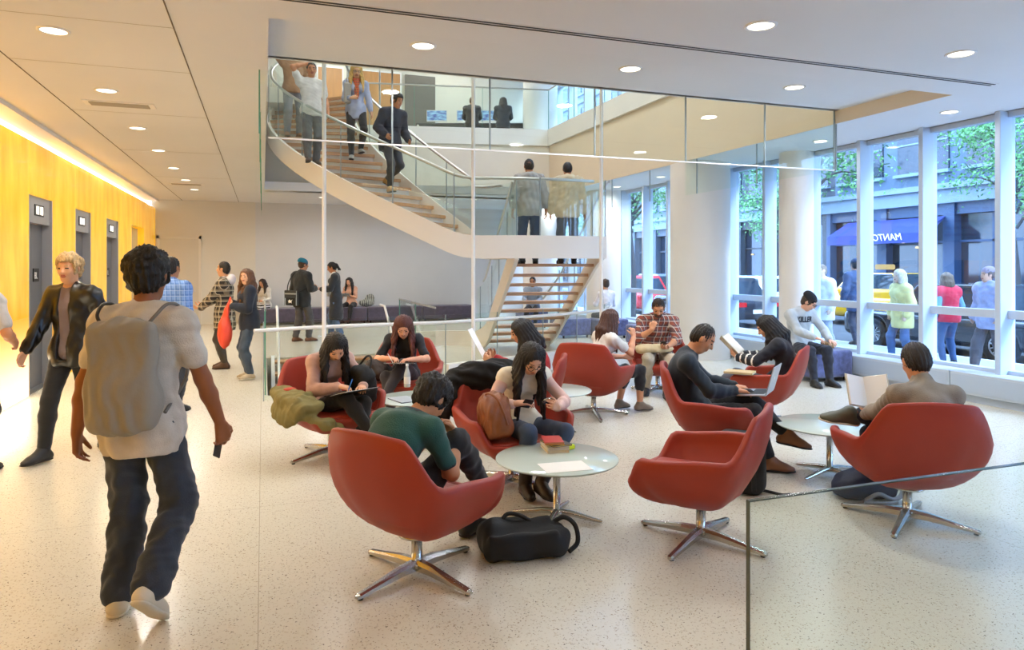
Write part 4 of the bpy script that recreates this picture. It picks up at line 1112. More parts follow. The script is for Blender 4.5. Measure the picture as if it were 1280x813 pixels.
    if st_ and st_ != 'none':
        big = {'short': .007, 'crop': .004, 'messy': .020, 'long': .008, 'bun': .010, 'ponytail': .008, 'curly': .026, 'beanie': .012, 'bob': .016}.get(st_, .01)
        hh = [ell(H(0, -.010, .026), (V3(.076, .096, .096) + big) * s - (.006 if st_ in ('short', 'crop') else 0) * V3(0, 1, 0), FH, .02), ell(H(0, -.043, -.018), (V3(.064, .050, .066) + big * .7) * s, FH, .03)]
        if st_ in ('messy', 'curly'):
            r_ = np.random.default_rng(seed + 5)
            for k in range(26):
                v = nrm(r_.normal(size=3)); v[2] = abs(v[2]) * .9 + .05; v[1] = v[1] - .25; v = nrm(v)
                hh.append(ell(H(*(v * V3(.085, .10, .10) + V3(0, -.01, .025))), V3(1, 1, 1) * (.030 if st_ == 'curly' else .024) * s, None, .015))
        if st_ in ('long', 'bob'):
            Ld = (hair[2] if len(hair) > 2 else .26) if st_ == 'long' else .07
            fw = hair[3] if len(hair) > 3 else .02
            for q in (-1, 1):
                for ps in (62, 84, 106, 130, 155, 176):
                    pr_ = math.radians(ps); sx, cy = math.sin(pr_) * q, math.cos(pr_)
                    p0 = H(.070 * sx, .080 * cy - .012, .050); p1 = H(.088 * sx, .092 * cy - .016, -.06)
                    back = (ps - 62) / 114.0
                    if st_ == 'bob': p2 = H(.090 * sx, .088 * cy - .016, -.125); p3 = p2 + V3(0, 0, -.03)
                    else:
                        tgt = nb + F2 @ V3(q * (.115 - .085 * back ** 2), (.115 + fw) * (1 - back) - .125 * back, -.03) * s
                        p2 = p1 * .35 + tgt * .65 + V3(0, 0, .01); p3 = tgt + F2 @ V3(q * .0, .02 * (1 - back), 0) * s + V3(0, 0, -max(.02, Ld - .08) * (1.0 if back < .3 else .9)) * s
                    e_ = s * (.9 if ps > 62 else .75)
                    hh += [cone(p0, p1, .036 * e_, .036 * e_, 1, None, .02), cone(p1, p2, .036 * e_, .038 * e_, 1, None, .02), cone(p2, p3, .037 * e_, .016 * e_, 1, None, .02)]
        if st_ == 'bun': hh.append(ell(H(0, -.105, .07), V3(.045, .045, .042) * s, None, .01))
        if st_ == 'ponytail': hh += [ell(H(0, -.11, .04), V3(.026, .03, .026) * s, None, .01), cone(H(0, -.125, .03), H(0, -.15, -.10), .026 * s, .03 * s, 1, None, .02), cone(H(0, -.15, -.10), H(0, -.12, -.22), .03 * s, .012 * s, 1, None, .02)]
        if st_ in ('short', 'crop', 'messy', 'curly', 'bun', 'ponytail', 'beanie'):
            # clear the face, the neck and the ears
            hh.append(rbx(H(0, .118, -.045), V3(.085, .068, .107) * s, FH, .03 * s, .012, '-'))
            hh.append(rbx(H(0, .065, -.135), V3(.12, .095, .09) * s, FH, .03 * s, .01, '-'))
            hh.append(rbx(H(0, -.06, -.165), V3(.12, .10, .072) * s, FH @ R3(.25, 0, 0), .02 * s, .01, '-'))
            for q in (-1, 1): hh.append(ell(H(q * .092, .004, -.012), V3(.022, .028, .036) * s, FH, .008, '-'))
        else:
            hh.append(ell(H(0, .118, -.018), V3(.066, .078, .096) * s, FH, .006, '-')); hh.append(ell(H(0, .125, -.09), V3(.054, .085, .080) * s, FH, .008, '-'))
        if st_ == 'beanie':
            hh2 = [ell(H(0, -.018, .045), V3(.090, .108, .098) * s, FH, .02), ell(H(0, -.07, .085), V3(.07, .065, .06) * s, FH, .04), pln(H(0, 0, .028), FH @ V3(0, -.22, -1))]
            blob('beanie_hat', hh2, res, mat('beanie_' + hair[2].strip('#'), hair[2], .9, bump=.4, bscale=90), rt)
            if len(hair) > 3:
                cf = [ell(H(0, -.016, .040), V3(.093, .111, .098) * s, FH, .02), pln(H(0, 0, .028), FH @ V3(0, -.22, -1)), pln(H(0, 0, .05), FH @ V3(0, .22, 1))]
                blob('hat_cuff', cf, res, mat('cuff_' + hair[3].strip('#'), hair[3], .9), rt)
        if not (st_ == 'beanie' and hair[1] == 'none'):
            def strands(V, N):
                l = (V - hc) @ FH; a_ = np.arctan2(l[:, 0], -l[:, 1]); d_ = .0042 * np.sin(a_ * 23 + 3 * np.sin(l[:, 2] * 14)) + .0018 * np.sin(a_ * 51 + 5 * l[:, 2]) + .002 * np.sin(V[:, 0] * 210 + 4 * np.sin(V[:, 2] * 20)) * (l[:, 2] < -.05)
                if st_ in ('messy', 'curly'): d_ = d_ + folds(V, .007, 90, seed)
                return V + N * d_[:, None]
            blob('hair', hh, min(res, .009) if res < .012 else res, hm, rt, post=strands, relax=0)
    # --- clothes
    def fabric(c, **k): return c if not isinstance(c, str) else mat('fabric_' + c.strip('#'), c, .85, var=.10, vscale=12, bump=.25, bscale=160, sheen=.15)
    if bottom:
        bi = max(.011, bottom.get('i', .012)); bt = []
        bt += [cone(P + V3(-.055, 0, -.02) * s, P + V3(.055, 0, -.02) * s, .112 * w * s + min(bi, .016), .112 * w * s + min(bi, .016), .86, fr0, .05), cone(P, P + (waist - P) * .35, .125 * w * s + min(bi, .010), .115 * w * s + min(bi, .008), .74, fr0, .05)]
        for q in (-1, 1): bt += leg(q, bi, bottom.get('upto', 1.93), 1, bottom.get('flare', 0))
        if bottom.get('skirt'):
            kk = (kn[-1] + kn[1]) / 2; bt.append(cone(P, P + (kk - P) * bottom['skirt'], .15 * s, .155 * s, .8, None, .05))
        blob(bottom.get('name', 'trousers'), bt, res, fabric(bottom['c']), rt, fold=bottom.get('fold', .006 if bi > .0115 else .003), fsc=26, seed=seed)
    if sock:
        for q in (-1, 1): blob('sock', [cone(kn[q] + (an[q] - kn[q]) * .55, an[q], .048 * s, .043 * s, 1, None, .02)], res, fabric(sock), rt)
    if top:
        ti = top.get('i', .014); tt = torso(ti, top.get('hem', 0), top.get('fat', 1))
        for q in (-1, 1): tt += arm(q, top.get('ai', ti), top.get('sleeve', .55) if not isinstance(top.get('sleeve'), dict) else top['sleeve'][q])
        cutn = F2 @ V3(0, .25, 1); ne = nb + F2 @ V3(0, 0, .012) * s
        if top.get('collar'): tt.append(cone(nb - (nb - chest) * .1, nb + (hb - nb) * top['collar'], .070 * s + ti * .5, .066 * s + ti * .3, 1, None, .02))
        if top.get('hood'): tt += [ell(nb + F2 @ V3(0, -.085, .005) * s, V3(.10, .055, .06) * s, F2, .03), cone(nb + F2 @ V3(-.08, -.02, .02) * s, nb + F2 @ V3(.08, -.02, .02) * s, .04 * s, .04 * s, 1, None, .03)]
        if hipz > .75 * s:
            h0 = top.get('hem', 0) + .10
            if not top.get('hem', 0) > .3: tt.append(cone(P + V3(0, 0, .02) * s, P - V3(0, 0, h0 + .06) * s, (.152 if fem else .142) * w * s + ti, ((.155 if fem else .142) + .10 * top.get('hem', 0)) * w * s + ti, .86, fr0, .05))
            zc = P - V3(0, 0, h0) * s; keep = [p_ for p_ in tt]; tt = [p_ for p_ in tt]
            tt.append(('B', zc - V3(0, 0, .25), V3(.225, .30, .25) * V3(w, 1, 1), np.eye(3), .01, .006, '-'))
        else: tt.append(cone(P + V3(-.05, 0, 0) * s, P + V3(.05, 0, 0) * s, .122 * w * s + ti, .122 * w * s + ti, .86, fr0, .05))
        mm = fabric(top['c']); pn = None; ml = [mm]
        if top.get('trim'):
            ml.append(fabric(top['trim'])); 
            def pn(C, ti=ti):
                m_ = np.zeros(len(C), np.int32); up = (C - nb) @ (F2 @ V3(0, 0, 1)); m_[(up > .0) & (np.linalg.norm((C - nb), axis=1) < .11 * s)] = 1
                if not isinstance(top.get('sleeve', .55), dict) and top.get('sleeve', .55) < 1:
                    for q in (-1, 1):
                        d_ = nrm(el[q] - sh[q]); t_ = (C - sh[q]) @ d_; r_ = np.linalg.norm((C - sh[q]) - t_[:, None] * d_, axis=1); m_[(t_ > top['sleeve'] * ua + .022) & (r_ < .09)] = 1
                return m_
        if top.get('bands'):
            ml.append(fabric(top['bands'][0]))
            def pn(C):
                m_ = np.zeros(len(C), np.int32)
                for q in (-1, 1):
                    d_ = nrm(wr[q] - el[q]); t_ = (C - el[q]) @ d_; r_ = np.linalg.norm((C - el[q]) - t_[:, None] * d_, axis=1); m_[(t_ > 0) & (r_ < .075) & ((t_ * 100 % 7.5) < 1.8)] = 1
                return m_
        if top.get('open'):       # an open jacket front showing the shirt below
            ow = top['open']; tt.append(('B', chest + F1 @ V3(0, .14, -.02) * s, V3(ow, .12, .42) * s, F1, .02, .015, '-'))
        blob(top.get('name', 'shirt'), tt, top.get('res', res), ml, rt, fold=top.get('fold', .006), fsc=top.get('fsc', 24), seed=seed + 1, paint=pn)
        G['top_prims'] = tt
        if top.get('under'):
            blob('undershirt', torso(.006), res, fabric(top['under']), rt)
    # --- shoes
    if shoe:
        sm = shoe if not isinstance(shoe, str) else mat('shoe_' + shoe.strip('#'), shoe, .5, bump=.1, bscale=80)
        for q in (-1, 1):
            f, up = fd[q]; up = nrm(up - f * (up @ f)); A = an[q]; sR = np.stack([np.cross(f, up), f, up], 1); ss = s * (.92 if fem else 1)
            heel = A + sR @ V3(0, -.035, -.045) * ss; ball = A + sR @ V3(0, .115, -.055) * ss; toe = A + sR @ V3(0, .165, -.060) * ss
            pr = [cone(A + sR @ V3(0, -.005, .0) * ss, heel, .046 * ss, .040 * ss, 1, None, .03), cone(heel, ball, .040 * ss, .045 * ss, .8, up, .03), cone(ball, toe, .044 * ss, .034 * ss, .72, up, .02),
                  cone(A + sR @ V3(0, .01, .005) * ss, ball, .044 * ss, .030 * ss, 1, None, .03), pln(A - up * (.082 * ss), -up)]
            so = blob('shoe', pr, min(res, .010), sm, rt)
            b_ = A - up * (.075 * ss)
            sole = [cone(b_ + sR @ V3(0, -.035, 0) * ss, b_ + sR @ V3(0, .13, 0) * ss, .047 * ss, .050 * ss, .28, up, .01), cone(b_ + sR @ V3(0, .13, 0) * ss, b_ + sR @ V3(0, .17, 0) * ss, .050 * ss, .038 * ss, .28, up, .01)]
            blob('sole', sole, min(res, .010), mat('rubber_sole_' + ('white' if shoe in ('#d8cfb8', '#e6ddc4', '#b9a78a', '#565b52') else 'dark'), '#d9d2c0' if shoe in ('#d8cfb8', '#e6ddc4', '#b9a78a', '#565b52') else '#1d1714', .7), so)
    if extra: extra(G)
    G['s'] = s
    return G
def wpt(G, p):
    """a point of a person's own frame in the world"""
    r = G['root']; M = Matrix.Translation(r.location) @ Matrix.Rotation(r.rotation_euler.z, 4, 'Z'); return M @ Vector(tuple(p))
def wdir(G, v):
    return Matrix.Rotation(G['root'].rotation_euler.z, 3, 'Z') @ Vector(tuple(v))
def basis(G, x, y, loc):
    """world matrix with given local x and y directions"""
    X = wdir(G, nrm(x)).normalized(); Y = wdir(G, y); Y = (Y - X * X.dot(Y)).normalized(); Z = X.cross(Y)
    M = Matrix((X, Y, Z)).transposed().to_4x4(); M.translation = wpt(G, loc); return M
def eyeglasses(G, c='#14110f'):
    s = G.get('s', 1); hc, FH = G['hc'], G['FH']; H = lambda x, y, z: Vector(tuple(hc + FH @ V3(x, y, z)))
    m = MB()
    for q in (-1, 1):
        pts = [H(q * .034 + .024 * math.cos(t), .108 - .008 * abs(math.cos(t)), .004 + .018 * math.sin(t)) for t in np.linspace(0, 2 * PI, 17)]
        m.tube(pts, .0026, 6, cap=False); m.tube([H(q * .058, .10, .008), H(q * .080, .02, .008)], .0025, 6)
    m.tube([H(-.01, .112, .006), H(.01, .112, .006)], .0025, 6)
    m.build('eyeglasses', mat('dark_spectacle_frame', c, .3), G['root'])
def plaid(name, c1, c2, c3, sc=14):
    if name in MATS: return MATS[name]
    m = bpy.data.materials.new(name); m.use_nodes = True; nt = m.node_tree; N = nt.nodes.new; L = nt.links.new; b = nt.nodes['Principled BSDF']; b.inputs['Roughness'].default_value = .9
    tc = N('ShaderNodeTexCoord'); sp = N('ShaderNodeSeparateXYZ'); L(tc.outputs['Object'], sp.inputs[0])
    ad = N('ShaderNodeMath'); ad.operation = 'ADD'; L(sp.outputs[0], ad.inputs[0]); L(sp.outputs[1], ad.inputs[1])
    def band(o, k, w):
        a = N('ShaderNodeMath'); a.operation = 'MULTIPLY'; a.inputs[1].default_value = k; L(o, a.inputs[0]); f = N('ShaderNodeMath'); f.operation = 'FRACT'; L(a.outputs[0], f.inputs[0])
        g = N('ShaderNodeMath'); g.operation = 'LESS_THAN'; g.inputs[1].default_value = w; L(f.outputs[0], g.inputs[0]); return g.outputs[0]
    def mixc(f, a, bcol):
        x = N('ShaderNodeMixRGB'); x.inputs[2].default_value = (*lin(bcol), 1); 
        if isinstance(a, str): x.inputs[1].default_value = (*lin(a), 1)
        else: L(a, x.inputs[1])
        sc_ = N('ShaderNodeMath'); sc_.operation = 'MULTIPLY'; sc_.inputs[1].default_value = .62; L(f, sc_.inputs[0]); L(sc_.outputs[0], x.inputs[0]); return x.outputs[0]
    c = mixc(band(ad.outputs[0], sc, .42), c1, c2); c = mixc(band(sp.outputs[2], sc, .42), c, c2)
    c = mixc(band(ad.outputs[0], sc, .12), c, c3); c = mixc(band(sp.outputs[2], sc, .12), c, c3)
    L(c, b.inputs['Base Color']); MATS[name] = m; return m
# ------------------------------------------------------------------ the people of the photo
def chairp(key): p, a = CH[key]; return p, a
def crossed(over, y=.0, s=1.0, down=None, up=None):
    """feet of somebody seated with one leg over the other; over = the leg on top"""
    o = over
    return {-o: dict(t=down or (-o * .09, .46 + y, .09), dir=(0, 1, 0)), o: dict(t=up or (-o * .10, .60 + y, .30), dir=(-o * .2, 1, -.25), up=(0, .3, 1), pole=(o * .1, .6, 1))}
def worn(G, name, label, cat, group=None):
    r = G['root']; return empty(name, r.location, r.rotation_euler.z, label, cat, group)
def phone(G, loc, x, y, lab):
    o = MB().rbox((-.034, -.068, -.004), (.034, .068, .004), .003).build('phone', M_black); o.matrix_world = basis(G, x, y, loc); prop(o, lab, 'phone'); return o

M_plaidj = plaid('black_cream_plaid', '#2a2522', '#8f7f66', '#d9cdb4', 12)
M_plaids = plaid('red_brown_plaid', '#8f4a3a', '#4b4a52', '#e6ddd0', 14)
M_plaidb = plaid('blue_plaid', '#6f95d2', '#3f69b0', '#a9c3ea', 16)
def stripes(name, c1, c2, k, w=.5, axis=2):
    if name in MATS: return MATS[name]
    m = bpy.data.materials.new(name); m.use_nodes = True; nt = m.node_tree; N = nt.nodes.new; L = nt.links.new; b = nt.nodes['Principled BSDF']; b.inputs['Roughness'].default_value = .85
    tc = N('ShaderNodeTexCoord'); sp = N('ShaderNodeSeparateXYZ'); L(tc.outputs['Object'], sp.inputs[0]); a = N('ShaderNodeMath'); a.operation = 'MULTIPLY'; a.inputs[1].default_value = k; L(sp.outputs[axis], a.inputs[0])
    f = N('ShaderNodeMath'); f.operation = 'FRACT'; L(a.outputs[0], f.inputs[0]); g = N('ShaderNodeMath'); g.operation = 'LESS_THAN'; g.inputs[1].default_value = w; L(f.outputs[0], g.inputs[0])
    x = N('ShaderNodeMixRGB'); x.inputs[1].default_value = (*lin(c1), 1); x.inputs[2].default_value = (*lin(c2), 1); L(g.outputs[0], x.inputs[0]); L(x.outputs[0], b.inputs['Base Color']); MATS[name] = m; return m

def basis_local(G, q):
    w, e = G['wr'][q], G['el'][q]; d = nrm(e - w); n = nrm(V3(.6, -.5, .4) * V3(q, 1, 1)); n = nrm(n - d * (n @ d)); c = w + d * .037 + n * .031
    M = Matrix((Vector(tuple(d)), Vector(tuple(np.cross(n, d))), Vector(tuple(n)))).transposed().to_4x4(); M.translation = Vector(tuple(c)); return M
# 1 walking man with the grey drawstring bag
G = person('man walking away in a pale t-shirt with a grey drawstring backpack and dark jeans', at(178, 3.30), 92, .985, pitch=(0, 2, 6), head=(4, 0, 0), bw=.96,
    hands={1: dict(t=(.335, .10, .86), dir=(.10, .25, -1), palm=(-.7, .6, 0), curl=.55, pole=(.5, -1, .1)), -1: dict(t=(-.30, -.02, .84), dir=(-.02, .1, -1), palm=(1, .2, 0), curl=.4, pole=(-.6, -1, 0))},
    feet={-1: dict(t=(-.13, .04, .085), dir=(-.25, 1, 0)), 1: dict(t=(.10, -.14, .19), dir=(.1, .75, -.65), up=(0, .65, .75), pole=(.1, 1, 0))},
    sk='#8f5836', hair=('messy', '#0d0a09'), top=dict(c='#cbc3b6', i=.022, ai=.018, sleeve=.62, fold=.008, hem=.04), bottom=dict(c='#2b3442', i=.024, fold=.010, flare=.02), shoe='#d8cfb8', res=.008, hres=.007, seed=2)
b = worn(G, 'drawstring_backpack', 'grey drawstring backpack on the back of the walking man nearest the camera', 'backpack')
blob('bag_body', [rbx((0, -.175, 1.16), (.150, .045, .235), rr=.04, k=.04), ell((0, -.19, 1.05), (.155, .075, .16), k=.06), ell((0, -.155, 1.37), (.11, .035, .05), k=.04)], .009, mat('grey_nylon', '#8f8a80', .6, bump=.2, bscale=30), b, fold=.010, fsc=22, seed=4)
for q, c in ((-1, M_black), (1, mat('grey_cord', '#6f6a62', .7))):
    MB().tube(smooth_path([(q * .10, -.165, 1.385), (q * .13, -.145, 1.43), (q * .145, -.06, 1.475), (q * .15, .06, 1.45), (q * .15, .135, 1.32), (q * .16, .11, 1.12), (q * .15, -.10, .98)], 5), .008, 8).build('strap', c, b)
phone(G, G['palm'][1] + V3(-.012, .02, -.055), (.1, 1, -.5), (0, -.5, -1), 'black phone in the right hand of the walking man')

# 2 blond man in the black leather jacket
G = person('blond man in a black leather jacket and black jeans striding towards the camera', at(92, 6.1), 262, 1.0, pitch=(0, 2, 4), head=(4, -8, 0),
    hands={1: dict(t=(.27, .22, .92), curl=.5, pole=(.4, -1, 0)), -1: dict(t=(-.28, -.05, .90), curl=.5)},
    feet={1: dict(t=(.08, .24, .09)), -1: dict(t=(-.07, -.34, .19), dir=(0, .8, -.6), up=(0, .6, .8))},
    sk='#d9a27c', hair=('messy', '#c9a876'), top=dict(c=mat('black_leather', '#15130f', .32, bump=.25, bscale=30), i=.022, sleeve=1.9, name='leather_jacket', open=.045, under='#6d5f62', hem=.04, fold=.008, collar=.25), bottom=dict(c='#121214', i=.008), shoe='#161312', res=.010, seed=7)
# 3 person cut by the left edge
G = person('person in a grey t-shirt at the very left edge, only an arm in view', at(-40, 5.55), 95, .98, sk='#c58a66', hair=('short', '#2a1a12'), top=dict(c='#b9b4ae', i=.02, sleeve=.7), bottom=dict(c='#3a3f4a'), res=.013, seed=8,
    hands={1: dict(t=(.22, .22, 1.02), pole=(.5, -1, 0), curl=.5)})
# 4 blue shirt
G = person('person in a blue checked shirt mostly hidden behind the walking man', at(210, 7.9), 80, 1.0, sk='#b9805c', hair=('short', '#14100d'), top=dict(c=M_plaidb, i=.03, sleeve=1.9, name='shirt', hem=.05, collar=.3), bottom=dict(c='#30343c'), res=.013, seed=9)
# 5 plaid jacket man
G = person('dark-haired man in a black and cream plaid jacket standing by the far lobby wall', at(281, dd(11.6)), 188, .98, pitch=(0, 0, 2), head=(-4, 10, 0),
    hands={1: dict(t=(.13, .36, 1.02), dir=(-.3, 1, 0), palm=(-.4, 0, 1), curl=.5), -1: dict(t=(-.14, .34, .98), dir=(.3, 1, 0), palm=(.4, 0, 1), curl=.5)},
    feet={1: dict(t=(.10, .03, .085)), -1: dict(t=(-.10, -.03, .085))},
    sk='#dba37c', hair=('short', '#17110d'), top=dict(c=M_plaidj, i=.03, sleeve=1.9, hem=.20, name='plaid_jacket'), bottom=dict(c='#3d352c'), shoe='#4a3020', res=.012, seed=10,
    extra=lambda G: blob('hood', [ell(G['nb'] + V3(0, -.10, .02), V3(.12, .07, .09), k=.03), cone(G['nb'] + V3(-.08, .0, .02), G['nb'] + V3(.08, .0, .02), .05, .05, 1, None, .04)], .012, mat('white_pink_fleece', '#e9dfe0', .9), G['root']))
# 6 woman in navy with the orange-red bag
G = person('long-haired woman in a navy jacket and jeans with an orange-red bag before her', at(312, dd(10.5)), 208, .92, fem=True, pitch=(0, 2, 6), head=(4, -48, 0),
    hands={1: dict(t=(.09, .24, 1.12), dir=(-1, .3, .2), palm=(0, -1, 0), curl=.6), -1: dict(t=(-.08, .25, 1.08), dir=(1, .3, .2), palm=(0, -1, 0), curl=.6)},
    sk='#e3b190', hair=('long', '#6b4427', .30), top=dict(c='#1a2233', i=.03, sleeve=1.9, hem=.05, name='navy_jacket'), bottom=dict(c='#3c4a5c', i=.02), shoe='#b9a78a', res=.012, seed=11)
b = worn(G, 'carrier_bag', 'bright orange-red carrier bag held by the woman in the navy jacket', 'bag')
blob('bag_body', [ell((.02, .34, .68), (.15, .10, .22), k=.05), cone((.02, .33, .85), (.01, .29, 1.10), .085, .035, .7, (0, 1, 0), .05)], .012, mat('orange_red_plastic', '#f04e33', .45, bump=.3, bscale=18), b, fold=.012, fsc=24, seed=12)
MB().tube(smooth_path([(-.03, .29, 1.08), (-.04, .27, 1.16), (.03, .26, 1.2), (.07, .28, 1.12)], 5), .008, 8).build('handle', mat('orange_red_plastic', '#f04e33', .45), b)
# 7 seated far left
p7 = at(331, 19.6)
G = person('seated brown-haired person in a white top and striped trousers behind the navy jacket woman', (p7.x, 21.02, 0), 250, .93, fem=True, hipz=.55, hipy=-.05, pitch=(5, 10, 14), head=(20, 0, 0), feet={1: dict(t=(.1, .40, .085)), -1: dict(t=(-.1, .38, .085))},
    hands={1: dict(t=(.12, .25, .68)), -1: dict(t=(-.12, .25, .68))}, sk='#c99270', hair=('long', '#2a1a14', .2), top=dict(c='#ddd9d0', sleeve=1.9), bottom=dict(c=stripes('black_white_stripes', '#16161a', '#e9e9e9', 16)), res=.018, seed=13)
# 8 man in blue hat
G = person('man in a blue knit hat and dark jacket with a messenger bag at his hip', at(377, dd(15.9)), 62, 1.03, pitch=(0, 0, 2), head=(6, 20, 0),
    hands={1: dict(t=(.16, .26, 1.15), dir=(-.3, .5, .8), curl=.7, palm=(-1, 0, 0)), -1: dict(t=(-.27, .02, .88))},
    feet={1: dict(t=(.13, .08, .085), dir=(.5, 1, 0)), -1: dict(t=(-.11, -.08, .085), dir=(.1, 1, 0))},
    sk='#c8906c', hair=('beanie', '#3a2a20', '#14708f', '#1f5f8a'), top=dict(c='#23272a', i=.035, sleeve=1.9, hem=.10, name='dark_jacket', collar=.3), bottom=dict(c='#4a4848', i=.025), shoe='#6e4326', res=.014, seed=14)
b = worn(G, 'messenger_bag', 'black messenger bag with grey edging at the hip of the man in the blue hat', 'bag')
MB().rbox((-.19, -.30, .80), (.15, -.20, 1.12), .02).build('bag_body', mat('black_canvas', '#1c1f20', .8), b)
MB().rbox((-.195, -.315, .96), (.155, -.29, 1.13), .01).build('flap', mat('dark_canvas', '#2b2f31', .8), b)
MB().box((-.19, -.318, 1.04), (.15, -.314, 1.07)).box((-.20, -.312, .80), (-.18, -.30, 1.12)).box((.14, -.312, .80), (.16, -.30, 1.12)).build('edging', mat('pale_grey_trim', '#8f9896', .7), b)
MB().prism([(-.06, .90), (-.02, .93), (.02, .90), (.06, .93), (.03, .88), (.04, .85), (-.01, .87), (-.04, .85)], .312, .318, M=Matrix(((1, 0, 0, -.02), (0, 0, -1, 0), (0, 1, 0, 0), (0, 0, 0, 1)))).build('printed_mark', M_paper, b)
MB().tube(smooth_path([(-.17, -.26, 1.1), (-.18, -.2, 1.3), (-.12, -.08, 1.5), (.02, .1, 1.52), (.16, .15, 1.3), (.2, -.1, 1.15), (.14, -.25, 1.08)], 5), .012, 6).build('strap', M_bagblack, b)
# 9 woman with scarf
G = person('woman with a ponytail, white scarf and long dark coat standing reading a sheet', at(420, dd(16.8)), 186, 1.0, fem=True, pitch=(0, 2, 6), head=(18, 0, 0),
    hands={1: dict(t=(.06, .33, 1.13), dir=(-.2, 1, .1), palm=(0, 0, 1), curl=.4), -1: dict(t=(-.09, .33, 1.12), dir=(.2, 1, .1), palm=(0, 0, 1), curl=.4)},
    feet={1: dict(t=(.08, .12, .085)), -1: dict(t=(-.10, -.12, .085))},
    sk='#b97c56', hair=('ponytail', '#120d0b'), top=dict(c='#303338', i=.03, sleeve=1.9, hem=.42, name='dark_coat'), bottom=dict(c='#5a7397', flare=.03), shoe='#1c1a1a', res=.014, seed=15,
    extra=lambda G: blob('scarf', [cone(G['nb'] + V3(-.06, .02, .02), G['nb'] + V3(.06, .02, .02), .062, .062, 1, None, .04), cone(G['nb'] + V3(.05, .09, -.02), G['nb'] + V3(.06, .17, -.45), .05, .06, .5, (0, 1, 0), .03), cone(G['nb'] + V3(-.04, .09, -.02), G['nb'] + V3(-.04, .16, -.4), .05, .05, .5, (0, 1, 0), .03)], .014, mat('cream_knit', '#e6dfd0', .9, bump=.3), G['root'], fold=.006))
o = MB().box((-.105, -.15, -.001), (.105, .15, .001)).build('paper_sheet', M_paper); o.matrix_world = basis(G, (1, 0, 0), (0, 1, .25), (0, .50, 1.17)); prop(o, 'white sheets held by the woman in the scarf', 'paper')
# 10 seated woman by the wall
p10 = at(447, 19.2)
G = person('woman in a peach top looking at a tablet on the wall bench', (p10.x, 20.98, 0), 262, .97, fem=True, hipz=.55, hipy=-.02, pitch=(5, 14, 22), head=(14, 0, 0), feet={1: dict(t=(.1, .42, .085)), -1: dict(t=(-.1, .42, .085))},
    hands={1: dict(t=(.10, .34, .86), dir=(-.5, .5, .4)), -1: dict(t=(-.10, .36, .80), dir=(.5, .5, .2))}, sk='#d9a07c', hair=('long', '#100c0b', .26), top=dict(c='#d8a58a', sleeve=.8, i=.012), bottom=dict(c='#17161a'), res=.016, seed=16)
o = MB().rbox((-.13, -.09, -.005), (.13, .09, .005), .003).build('tablet', mat('grey_tablet', '#8c9196', .3)); o.matrix_world = basis(G, (1, 0, 0), (0, .8, .5), (0, .44, .82)); prop(o, 'grey tablet in the hands of the seated long-haired woman by the wall', 'tablet')
o = blob('folded_coat', [ell((0, 0, .10), (.22, .16, .10), k=.05), ell((.12, .05, .2), (.14, .1, .16), k=.05)], .02, stripes('grey_stripe_cloth', '#6f7068', '#b9b8aa', 18, .4, 0), None, fold=.02, fsc=20, seed=3); o.location = (p10.x + .45, 21.05, .46); prop(o, 'grey striped coat lying on the bench beside the seated woman', 'coat')

# people on the stairs: found by the tread they stand on
def on_stair(u, v):
    best = None
    for i in range(1, NUP + 1):
        for t in np.linspace(.12, .88, 20):
            po, pi_ = Oc(phO(i + .5)), Ic(phI(i + .5)); x, y = po[0] * t + pi_[0] * (1 - t), po[1] * t + pi_[1] * (1 - t); z = ZL + RUP * i
            d = x * CF.x + y * CF.y; xc = x * CR.x + y * CR.y; uu = 640 + FPX * xc / d; vv = HZ - FPX * (z - EYE) / d; e = (uu - u) ** 2 + (vv - v) ** 2
            if best is None or e < best[0]: best = (e, Vector((x, y, z)), i)
    return best[1]
q = on_stair(388, 208)
G = person('man in a white t-shirt raising both arms behind his head on the upper stair flight', q, 300, .99, pitch=(0, -2, 0), head=(8, 10, 0),
    hands={1: dict(t=(.10, .04, 1.70), dir=(-.8, -.3, .4), pole=(1, .3, .4), curl=.5), -1: dict(t=(-.28, .02, .90))},
    feet={1: dict(t=(.10, .16, .085 - .0)), -1: dict(t=(-.09, -.08, .09 + .0))}, sk='#c98a64', hair=('short', '#1f1510'), top=dict(c='#d9d4d0', i=.022, sleeve=.6), bottom=dict(c='#5a5a5e', i=.018), shoe='#4a3a30', res=.013, seed=21)
q = on_stair(366, 170)
G = person('person in a tan top with raised arm at the top left of the stairs', q, 300, .99, pitch=(0, -2, 0), head=(0, 30, 0),
    hands={1: dict(t=(.20, .04, 1.72), dir=(-.8, -.3, .4), pole=(1, .3, .4), curl=.5), -1: dict(t=(-.28, .02, .90))},
    sk='#c07f58', hair=('short', '#120e0c'), top=dict(c='#a8805e', i=.022, sleeve=.8), bottom=dict(c='#77777f', i=.018), shoe='#8a5a3a', res=.015, seed=22)
q = on_stair(446, 200)
